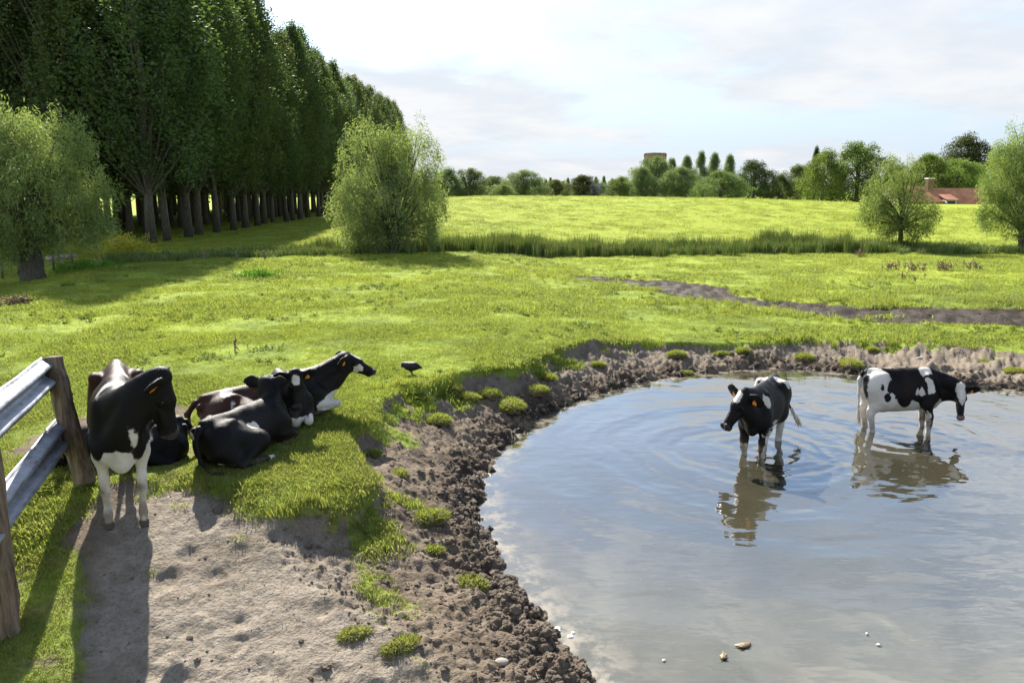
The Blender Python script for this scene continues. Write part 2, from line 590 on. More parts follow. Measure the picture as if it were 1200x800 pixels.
def ground_at(px, py):
    """where the line of sight through a photo pixel meets the ground"""
    d = ray(px, py)
    t = np.linspace(3, 140, 1600)
    t = t[t * d[1] < 400]
    p = np.array([0, 0, EYE]) + t[:, None] * d
    h = terrain(p[:, 0], p[:, 1])[0]
    k = np.argmax(p[:, 2] < h)
    if k == 0:
        return on_plane(px, py, 0)
    f = (p[k - 1, 2] - h[k - 1]) / ((p[k - 1, 2] - h[k - 1]) - (p[k, 2] - h[k]))
    q = p[k - 1] + (p[k] - p[k - 1]) * f
    return q


# ------------------------------------------------------------------ pond water
COW_P = on_plane(890, 527, ZW)
COW_Q = on_plane(1052, 503, ZW)


def build_water():
    m, nt, out = new_mat('pond water')
    pos = mk(nt, 'ShaderNodeNewGeometry').outputs['Position']

    def rings(c, k, fall, amp, ph):
        d = mk(nt, 'ShaderNodeVectorMath', {0: pos, 1: (float(c[0]), float(c[1]), ZW)}, operation='DISTANCE').outputs['Value']
        dn = math_(nt, 'ADD', d, math_(nt, 'MULTIPLY', noise(nt, pos, 0.9, 3), 0.85))
        s = math_(nt, 'SINE', math_(nt, 'ADD', math_(nt, 'MULTIPLY', dn, k), ph))
        e = math_(nt, 'MULTIPLY', math_(nt, 'POWER', 2.718, math_(nt, 'DIVIDE', d, -fall)), amp)
        return math_(nt, 'MULTIPLY', s, e)

    h = rings(COW_P, 21.0, 1.6, 0.0045, 0.0)
    for a in (rings(COW_P, 7.0, 4.2, 0.0075, 1.0), rings(COW_Q, 19.0, 1.3, 0.004, 2.0), rings(COW_Q, 7.3, 4.5, 0.004, 0.4), rings((3.4, 6.0), 17.0, 2.5, 0.0010, 0.9)):
        h = math_(nt, 'ADD', h, a)
    mp = mk(nt, 'ShaderNodeMapping', {'Vector': pos, 'Scale': (0.8, 2.2, 1)}).outputs[0]
    h = math_(nt, 'ADD', h, math_(nt, 'MULTIPLY', noise(nt, mp, 2.4, 3, 0.5), 0.006))
    h = math_(nt, 'ADD', h, math_(nt, 'MULTIPLY', noise(nt, pos, 0.45, 2, 0.5), 0.03))
    bp = mk(nt, 'ShaderNodeBump', {'Height': h, 'Strength': 0.7, 'Distance': 1.0})
    mud = mixc(nt, maprange(nt, noise(nt, pos, 0.5, 4), 0.35, 0.65), (0.042, 0.039, 0.024), (0.062, 0.056, 0.036))
    spk = mk(nt, 'ShaderNodeTexVoronoi', {'Vector': pos, 'Scale': 16.0}, feature='F1')
    fleck = math_(nt, 'MULTIPLY', maprange(nt, spk.outputs['Distance'], 0.06, 0.042), maprange(nt, noise(nt, pos, 0.8, 3), 0.52, 0.66))
    col = mixc(nt, fleck, mud, (0.6, 0.57, 0.5))
    py_ = mk(nt, 'ShaderNodeSeparateXYZ', {0: pos}).outputs[1]
    murk = math_(nt, 'MULTIPLY', maprange(nt, py_, 9.0, 5.2), maprange(nt, noise(nt, pos, .55, 3), .3, .62, .35, 1.0))
    col = mixc(nt, murk, col, (0.105, 0.096, 0.058))
    scum = math_(nt, 'MULTIPLY', attr(nt, 'shore'), maprange(nt, noise(nt, pos, 5, 5, 0.65), 0.42, 0.62, 0, 0.8))
    col = mixc(nt, scum, col, (0.34, 0.30, 0.24))
    b = mk(nt, 'ShaderNodeBsdfDiffuse', {'Color': col, 'Normal': bp.outputs[0]})
    lw = mk(nt, 'ShaderNodeLayerWeight', {'Blend': 0.5, 'Normal': bp.outputs[0]})
    fr = math_(nt, 'ADD', math_(nt, 'MULTIPLY', math_(nt, 'POWER', lw.outputs['Facing'], 2.3), .93), .05)
    fr = math_(nt, 'MULTIPLY', fr, math_(nt, 'SUBTRACT', 1.0, math_(nt, 'MULTIPLY', scum, .7)))
    gl = mk(nt, 'ShaderNodeBsdfGlossy', {'Roughness': 0.03, 'Normal': bp.outputs[0]})
    mx = mk(nt, 'ShaderNodeMixShader', {0: fr, 1: b.outputs[0], 2: gl.outputs[0]})
    nt.links.new(mx.outputs[0], out.inputs[0])
    # a sheet over the whole hollow; the banks rise through it
    xs = np.arange(-4.2, 22, 0.16)
    ys = np.arange(-9, 18, 0.16)
    Xg, Yg = np.meshgrid(xs, ys)
    keep = inside(Xg, Yg, POND) | (seg_dist(Xg, Yg, POND, True) < 0.75)
    sh = np.exp(-(seg_dist(Xg, Yg, POND, True) / 0.30) ** 2)
    idx = -np.ones(Xg.shape, int)
    idx[keep] = np.arange(keep.sum())
    V = np.column_stack([Xg[keep], Yg[keep], np.full(keep.sum(), ZW)])
    q = np.stack([idx[:-1, :-1], idx[:-1, 1:], idx[1:, 1:], idx[1:, :-1]], -1).reshape(-1, 4)
    q = q[(q >= 0).all(1)]
    o = mesh_from('water', V, q, m, attrs={'shore': sh[keep]})
    tag(o, 'muddy pond water reflecting sky and the wading cows', 'pond', kind='structure')


build_water()

# ------------------------------------------------------------------ grass (uncountable: instanced over points)
def blades(rng, n, h, w, spread, lean, droop=0.35, mat=M_BLADE, name='grass_tuft'):
    V, Q, T, v = [], [], [], []
    P = Pile()
    vals = []
    for i in range(n):
        a = rng.uniform(0, 2 * math.pi)
        r = spread * math.sqrt(rng.random())
        b = np.array([r * math.cos(a), r * math.sin(a), -0.01])
        la = rng.uniform(0, 2 * math.pi)
        L = np.array([math.cos(la), math.sin(la), 0]) * lean * rng.uniform(0.2, 1.2)
        hh = h * rng.uniform(0.5, 1.15)
        s = np.array([-math.sin(la + 0.6), math.cos(la + 0.6), 0]) * w / 2 * rng.uniform(0.7, 1.3)
        p1 = b + L * hh * 0.4 + np.array([0, 0, hh * 0.6])
        p2 = b + L * hh * 1.0 + np.array([0, 0, hh * (1 - droop * rng.random())])
        P.add([b - s, b + s, p1 + s * .85, p1 - s * .85, p2], [(0, 1, 2, 3)], [(3, 2, 4)])
        vals += [rng.random()] * 5
    return P.build(name, mat, link=False, smooth=False, attrs={'v': vals})


_gn_cache = {}


def scatter(name, pts, rotz, scl, idx, sources, label, cat, tilt=None, mat=None):
    n = len(pts)
    me = bpy.data.meshes.new(name)
    me.vertices.add(n)
    me.vertices.foreach_set('co', np.asarray(pts, np.float32).ravel())
    rot = np.zeros((n, 3), np.float32)
    rot[:, 2] = rotz
    if tilt is not None:
        rot[:, 0] = tilt
    a = me.attributes.new('rot', 'FLOAT_VECTOR', 'POINT')
    a.data.foreach_set('vector', rot.ravel())
    a = me.attributes.new('scl', 'FLOAT_VECTOR', 'POINT')
    s3 = np.asarray(scl, np.float32)
    if s3.ndim == 1:
        s3 = np.repeat(s3[:, None], 3, 1)
    a.data.foreach_set('vector', s3.ravel())
    a = me.attributes.new('idx', 'INT', 'POINT')
    a.data.foreach_set('value', np.asarray(idx, np.int32))
    if mat:
        me.materials.append(mat)
    o = bpy.data.objects.new(name, me)
    C.objects.link(o)
    g = bpy.data.node_groups.new(name, 'GeometryNodeTree')
    g.interface.new_socket('Geometry', in_out='INPUT', socket_type='NodeSocketGeometry')
    g.interface.new_socket('Geometry', in_out='OUTPUT', socket_type='NodeSocketGeometry')
    gi, go = g.nodes.new('NodeGroupInput'), g.nodes.new('NodeGroupOutput')
    iop = g.nodes.new('GeometryNodeInstanceOnPoints')
    g.links.new(gi.outputs[0], iop.inputs['Points'])
    g2i = g.nodes.new('GeometryNodeGeometryToInstance')
    for s in reversed(sources):
        oi = g.nodes.new('GeometryNodeObjectInfo')
        oi.inputs['Object'].default_value = s
        g.links.new(oi.outputs['Geometry'], g2i.inputs[0])
    g.links.new(g2i.outputs[0], iop.inputs['Instance'])
    iop.inputs['Pick Instance'].default_value = True
    for nm, dt, sock in (('rot', 'FLOAT_VECTOR', 'Rotation'), ('scl', 'FLOAT_VECTOR', 'Scale'), ('idx', 'INT', 'Instance Index')):
        na = g.nodes.new('GeometryNodeInputNamedAttribute')
        na.data_type = dt
        na.inputs['Name'].default_value = nm
        src = na.outputs[0]
        if nm == 'rot':
            e = g.nodes.new('FunctionNodeEulerToRotation')
            g.links.new(src, e.inputs[0])
            src = e.outputs[0]
        g.links.new(src, iop.inputs[sock])
    g.links.new(iop.outputs[0], go.inputs[0])
    md = o.modifiers.new('scatter', 'NODES')
    md.node_group = g
    tag(o, label, cat, kind='stuff')
    return o


NOGRASS = bool(os.environ.get('NOGRASS'))
rng = np.random.default_rng(7)


def polar_points(r0, r1, n, amax=40.0, power=1.0):
    """points thinning with distance"""
    u = rng.random(n)
    r = np.exp(np.log(r0) + u * (np.log(r1) - np.log(r0))) if power == 1 else r0 + (r1 - r0) * u
    a = np.radians(rng.uniform(-amax, amax, n))
    return r * np.sin(a), r * np.cos(a), r


def build_grass():
    gr = np.random.default_rng(3)
    tufts = [blades(gr, 18, 0.045, 0.0050, 0.06, 0.8) for _ in range(4)] + [blades(gr, 18, 0.032, 0.006, 0.07, 1.1) for _ in range(2)]
    for nm, r0, r1, n, s0, s1 in (('grass', 4.0, 17.0, 190000, 0.62, 1.45), ('grass', 17.0, 46.0, 90000, 1.8, 3.4), ('grass', 40.0, 84.0, 60000, 3.0, 5.0)):
        x, y, r = polar_points(r0, r1, n)
        h, dirt, path, wet = terrain(x, y)
        clump = fbm(x, y, 0.9, 3, 131)
        keep = (gr.random(n) > dirt * 1.25) & (h > ZW + 0.05)
        keep &= gr.random(n) < 0.80 + 0.9 * clump
        x, y, r, h, clump = x[keep], y[keep], r[keep], h[keep], clump[keep]
        t = (np.log(r) - math.log(r0)) / (math.log(r1) - math.log(r0))
        sc = (s0 + (s1 - s0) * t) * gr.uniform(0.65, 1.25, len(x)) * (1 + 1.0 * np.clip(clump, -.3, .5))
        s3 = np.column_stack([sc, sc, sc * np.clip(1.15 - 0.012 * r, 0.45, 1.0)])
        scatter(nm, np.column_stack([x, y, h - 0.004]), gr.uniform(0, 6.28, len(x)), s3, gr.integers(0, 6, len(x)), tufts,
                'short grazed grass of the meadow', 'grass', tilt=gr.normal(0, 0.12, len(x)))
    # ragged longer grass hanging over the bank edge and in the damp hollows
    long_ = [blades(gr, 22, 0.15, 0.006, 0.05, 0.8, mat=M_BLADE_DRY, name='long_grass') for _ in range(4)]
    n = 60000
    x, y, r = polar_points(4.5, 32, n)
    dt = seg_dist(x, y, TOP, True)
    ms = seg_dist(x, y, MUDDY)
    h, dirt, path, wet = terrain(x, y)
    p = np.exp(-(dt / 0.22) ** 2) * 0.55 * sstep(.05, -.2, fbm(x, y, .8, 3, 141) - .15) + 0.5 * np.exp(-((ms - 1.6) / 0.9) ** 2) * sstep(-.05, .2, fbm(x, y, .5, 3, 145))
    keep = (gr.random(n) < p) & (dirt < 0.55) & (h > ZW + .2)
    x, y, r, h = x[keep], y[keep], r[keep], h[keep]
    scatter('grass', np.column_stack([x, y, h - .01]), gr.uniform(0, 6.28, len(x)), gr.uniform(.6, 1.2, len(x)) * np.where(r > 16, 1.5, 1.0), gr.integers(0, 4, len(x)), long_,
            'longer rough grass along the bank edge and the muddy strip', 'grass', tilt=gr.normal(0, .2, len(x)))
    # broad-leaved weeds in the turf
    weeds = []
    for _ in range(3):
        P, vals = Pile(), []
        for i in range(26):
            a, e = gr.uniform(0, 6.28), gr.uniform(0.2, 1.2)
            d = np.array([math.cos(a) * math.cos(e), math.sin(a) * math.cos(e), math.sin(e)])
            s = np.array([-math.sin(a), math.cos(a), 0])
            L, w = gr.uniform(.08, .2), gr.uniform(.015, .035)
            b = np.array([gr.normal(0, .05), gr.normal(0, .05), 0])
            P.add([b, b + d * L * .5 + s * w, b + d * L + np.array([0, 0, -.03]), b + d * L * .5 - s * w], [(0, 1, 2, 3)])
            vals += [gr.random() * .8] * 4
        weeds.append(P.build('weed', M_WEED, link=False, smooth=False, attrs={'v': vals}))
    n = 6000
    x, y, r = polar_points(7, 34, n)
    h, dirt, path, wet = terrain(x, y)
    keep = (dirt < .2) & (fbm(x, y, .7, 4, 151) > np.where(r > 11, .15, .24))
    x, y, r, h = x[keep], y[keep], r[keep], h[keep]
    scatter('weeds', np.column_stack([x, y, h]), gr.uniform(0, 6.28, len(x)), gr.uniform(.25, .6, len(x)) * np.where(r > 16, 1.5, 1.0), gr.integers(0, 3, len(x)), weeds,
            'dark green broad-leaved weeds scattered through the turf', 'weeds')
    # reeds filling the ditch
    reeds = [blades(gr, 40, 1.0, 0.022, 0.25, 0.22, 0.35, M_REED, 'reed_clump') for _ in range(4)]
    pts = []
    for k in range(len(DITCH) - 1):
        a, b = np.array(DITCH[k]), np.array(DITCH[k + 1])
        L = np.linalg.norm(b - a)
        m_ = int(L * 150)
        t = gr.random(m_)
        p_ = a + (b - a) * t[:, None]
        nrm = np.array([-(b - a)[1], (b - a)[0]]) / L
        pts.append(p_ + nrm * gr.normal(0, 0.70, m_)[:, None])
    pts = np.vstack(pts)
    x, y = pts[:, 0], pts[:, 1]
    k = (x > -17) & (x < 45)
    x, y = x[k], y[k]
    h = terrain(x, y)[0]
    tall = np.interp(x, [-17, -10, -5, 0, 8, 14, 20, 26], [.42, .55, .80, .95, .92, 1.05, .80, .55]) * (1 + .7 * fbm(x, y, .35, 3, 161)) * gr.uniform(.75, 1.12, len(x))
    s3 = np.column_stack([np.ones(len(x)), np.ones(len(x)), tall * 1.0])
    scatter('reeds', np.column_stack([x, y, h - .03]), gr.uniform(0, 6.28, len(x)), s3, gr.integers(0, 4, len(x)), reeds,
            'dense green reeds filling the ditch across the meadow', 'reeds', tilt=gr.normal(0, .08, len(x)))
    # trodden straw and dry litter on the path
    lit = [blades(gr, 3, .05, .0035, .05, 2.6, 1.0, M_STRAWB, 'straw_litter') for _ in range(3)]
    n = 9000
    x, y, r = polar_points(4.6, 10, n)
    h, dirt, path, wet = terrain(x, y)
    k = (dirt > .6) & (wet < .2) & (gr.random(n) < .05 + .25 * sstep(0.05, .35, fbm(x, y, 1.2, 3, 171)))
    x, y, h = x[k], y[k], h[k]
    scatter('litter', np.column_stack([x, y, h + .004]), gr.uniform(0, 6.28, len(x)), gr.uniform(.5, 1.2, len(x)), gr.integers(0, 3, len(x)), lit,
            'trodden straw and dry grass litter on the bare path', 'litter', tilt=gr.normal(0, .5, len(x)))
    # crumbled clods on the bank
    M_CLOD = simple('clod earth', (0.165, 0.13, 0.098), 0.95, nscale=12, namp=.4, bump=.6, spec=.2)
    clods = []
    for s in range(4):
        bm = bmesh.new()
        bmesh.ops.create_icosphere(bm, subdivisions=3, radius=1.0)
        for v_ in bm.verts:
            p_ = np.array(v_.co)
            f = 1 + .95 * float(vnoise(np.array([p_[0] * 1.3 + 5 * s]), np.array([p_[1] * 1.3 + p_[2] * 1.7]), 1.0, s)[0]) + .5 * float(vnoise(np.array([p_[0] * 3.1]), np.array([p_[1] * 2.9 - p_[2] * 3.3]), 1.0, s + 9)[0])
            v_.co = v_.co * f
            v_.co.z *= .65
        me = bpy.data.meshes.new('clod')
        bm.to_mesh(me)
        bm.free()
        me.materials.append(M_CLOD)
        clods.append(bpy.data.objects.new('clod', me))
    n = 110000
    x, y, r = polar_points(4.3, 27, n)
    h, dirt, path, wet = terrain(x, y)
    dw = seg_dist(x, y, POND, True)
    intop = inside(x, y, TOP) & ~inside(x, y, POND)
    mudd = sstep(2.0, .4, seg_dist(x, y, MUDDY)) * (wet > .5) * .5
    p = mudd + intop * (0.6 * np.exp(-(dw / .45) ** 2) + .20) * (dirt > .6) + (dirt > .7) * (~intop) * .012
    keep = (gr.random(n) < p) & (h > ZW - .01)
    x, y, h, dw = x[keep], y[keep], h[keep], dw[keep]
    sz = np.exp(gr.normal(-4.75, .55, len(x))) * (1 + 1.1 * np.exp(-(dw / .4) ** 2))
    sz = np.minimum(sz, .055)
    scatter('clods', np.column_stack([x, y, h + sz * .12]), gr.uniform(0, 6.28, len(x)), sz, gr.integers(0, 4, len(x)), clods,
            'crumbled brown mud clods along the pond edge', 'mud clods', tilt=gr.normal(0, .4, len(x)))


if not NOGRASS:
    build_grass()

# ------------------------------------------------------------------ trees
def leaf_quads(P, rg, pts, dirs, L, W, spread=0.9):
    """adds one diamond leaf per point; dirs = preferred direction"""
    n = len(pts)
    d = dirs + rg.normal(0, spread, (n, 3))
    d /= np.linalg.norm(d, axis=1)[:, None] + 1e-9
    s = np.cross(d, rg.normal(0, 1, (n, 3)))
    s /= np.linalg.norm(s, axis=1)[:, None] + 1e-9
    l = (L * rg.uniform(.65, 1.3, n))[:, None]
    w = (W * rg.uniform(.7, 1.25, n))[:, None]
    V = np.stack([pts, pts + d * l * .5 + s * w * .5, pts + d * l, pts + d * l * .5 - s * w * .5], 1).reshape(-1, 3)
    P.add(V, np.arange(4 * n).reshape(-1, 4))
    return n


def crown_mesh(name, rg, clumps, per, size, L, W, mat, dirv=(0, 0, .2), outward=.5, spread=.9, centre=None, stretch=(1, 1, 1)):
    """clumps: (N,4) centre + relative size. leaves gather in uneven clumps with gaps between"""
    P, vals = Pile(), []
    for c in clumps:
        n = max(4, int(per * c[3] ** 2 * rg.uniform(.6, 1.4)))
        q = rg.normal(0, 1, (n, 3))
        q /= np.linalg.norm(q, axis=1)[:, None]
        q *= (rg.random(n) ** .45)[:, None] * size * c[3]
        q *= np.array(stretch)
        pts = c[:3] + q
        out = (pts - centre) if centre is not None else pts * np.array([1, 1, 0])
        out = out / (np.linalg.norm(out, axis=1)[:, None] + 1e-6)
        leaf_quads(P, rg, pts, out * outward + np.array(dirv), L, W, spread)
        base = np.clip(rg.normal(.45, .22), 0, 1)
        vals.append(np.repeat(np.clip(base + rg.normal(0, .18, n), 0, 1), 4))
    return P.build(name, mat, link=False, smooth=False, attrs={'v': np.concatenate(vals)}).data


def trunk_mesh(name, rg, h, r0, r1, limbs, lean=(0, 0), mat=None, flare=1.5, sides=9):
    P = Pile()
    t = np.linspace(0, 1, 9)
    wob = np.cumsum(rg.normal(0, .012 * h, (9, 2)), axis=0) * t[:, None]
    path = np.column_stack([lean[0] * t + wob[:, 0], lean[1] * t + wob[:, 1], t * h - .25 * (t == 0)])
    rad = r0 + (r1 - r0) * t
    rad[0] *= flare
    rad[1] *= 1 + (flare - 1) * .25
    P.tube(path, rad, sides, rough=.08, rng=rg)
    for (t0, end, r) in limbs:
        k = t0 * 8
        i = min(int(k), 7)
        a = path[i] + (path[i + 1] - path[i]) * (k - i)
        e = np.array(end)
        mid = a + (e - a) * .5 + np.array([0, 0, .10 * np.linalg.norm(e - a)]) + rg.normal(0, .05, 3) * np.linalg.norm(e - a)
        s = np.linspace(0, 1, 6)[:, None]
        pp = a * (1 - s) ** 2 + 2 * mid * s * (1 - s) + e * s ** 2
        P.tube(pp, np.linspace(r, r * .25, 6), 6, cap=False)
    return P.build(name, mat or M_BARK, link=False).data


def make_tree(name, crown, trunk, loc, rz, scl, label, cat, group=None, color=(1, 1, 1)):
    r = empty(name, loc, rz, label, cat, group)
    r.scale = scl
    for nm, me in (('crown', crown), ('trunk', trunk)):
        if me is None:
            continue
        o = bpy.data.objects.new(nm, me)
        C.objects.link(o)
        o.parent = r
        o.color = tuple(color) + (1.0,)
    return r


def poplar_variant(k):
    rg = np.random.default_rng(100 + k)
    H = 18.0
    prof = lambda t: 3.35 * (np.sin(np.pi * np.clip(t, 0, 1) ** .62) ** .62) * (1 - .35 * t)
    cl, limbs = [], []
    for i in range(270):
        t = rg.random() ** .85
        z = 3.6 + (H - 3.9) * t
        a = rg.uniform(0, 6.28)
        r = prof(t) * math.sqrt(rg.uniform(.05, 1.0)) * (1 + .18 * math.sin(3 * a + 2.1 * z + k))
        cl.append((r * math.cos(a), r * math.sin(a), z, rg.uniform(.6, 1.25) * (1.1 - .35 * t)))
        if i % 5 == 0 and t < .8:
            z0 = max(2.5, z - 1.9 * r - .5)
            limbs.append((z0 / H, (r * .85 * math.cos(a), r * .85 * math.sin(a), z - .3), .055 * (1 - .5 * t)))
    cr = crown_mesh('poplar_crown', rg, cl, 105, .72, .165, .115, M_POPLAR, dirv=(0, 0, .25), outward=.35, stretch=(.72, .72, 1.9))
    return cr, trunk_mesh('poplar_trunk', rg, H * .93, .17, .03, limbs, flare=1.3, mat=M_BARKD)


def willow(k, lobes_px, base_px, dist, leafn, trunk_r=.45, trunk_h=1.4, stems=1):
    """pollard willow: short thick trunk, many rods, lobed crown of drooping silvery sprays. lobes: photo centre and radii, set at the tree's distance"""
    rg = np.random.default_rng(300 + k)
    q = at_dist(base_px[0], base_px[1], dist)
    q[2] = gz(q[0], q[1])
    lob = []
    for (px, py, rx, ry) in lobes_px:
        c = at_dist(px, py, dist) - q
        s = dist / FPX
        lob.append((c[0], rg.uniform(-.5, .5) * rx * s, max(c[2], ry * s * .6), rx * s, rx * s * 1.0, ry * s))
    lob = np.array(lob)
    vol = np.prod(lob[:, 3:], axis=1) ** .75
    cl, limbs = [], []
    for i in range(int(leafn / 70)):
        L = lob[rg.choice(len(lob), p=vol / vol.sum())]
        d = rg.normal(0, 1, 3)
        d /= np.linalg.norm(d)
        c = L[:3] + d * L[3:] * (rg.uniform(.15, 1.0) ** .4) * (1.22 if rg.random() < .10 else .97)
        c[2] = max(c[2], .15)
        cl.append((c[0], c[1], c[2], rg.uniform(.5, 1.3)))
        if i % 8 == 0:
            limbs.append((rg.uniform(.6, .98), (c[0] * .93, c[1] * .93, c[2] - .05), .05))
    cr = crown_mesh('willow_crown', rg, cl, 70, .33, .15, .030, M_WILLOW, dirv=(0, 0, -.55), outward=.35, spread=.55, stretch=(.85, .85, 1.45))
    return cr, trunk_mesh('willow_trunk', rg, trunk_h, trunk_r, trunk_r * .8, limbs, flare=1.25, mat=M_BARKD), q


def broad_variant(k, conic=0.0, n=210, leaf=.21):
    """unit tree: 10 m high, 10 m wide"""
    rg = np.random.default_rng(500 + k)
    ph = rg.uniform(0, 6.28, 5)
    cl, limbs = [], []
    for i in range(n):
        t = rg.random() ** .9
        a = rg.uniform(0, 6.28)
        prof = math.sin(math.pi * (.12 + .88 * t) ** .85) ** .55 if conic < .5 else (1 - t) ** .75 * min(1, t * 6 + .2)
        lump = 1 + .17 * math.sin(2 * a + ph[0]) + .15 * math.sin(3 * a + 5 * t + ph[1])
        r = 4.6 * prof * lump * rg.uniform(.12, 1.0) ** .5
        z = .6 + 8.9 * t + .5 * math.sin(3 * a + ph[2]) * (1 - conic)
        cl.append((r * math.cos(a), r * math.sin(a), z, rg.uniform(.55, 1.3)))
        if i % 8 == 0:
            limbs.append((rg.uniform(.3, .9), (r * .8 * math.cos(a), r * .8 * math.sin(a), z), .12))
    cr = crown_mesh('broad_crown', rg, cl, 130, .98, leaf, leaf * .72, M_LEAF, dirv=(0, 0, .1), outward=.5, centre=np.array([0, 0, 4.0]))
    return cr, trunk_mesh('broad_trunk', rg, 7.0, .35, .12, limbs, flare=1.3)


M_BARKD = simple('shaded poplar bark', (.085, .072, .055), .9, nscale=4, namp=.4, bump=.6, stretch=(6, 6, 1))


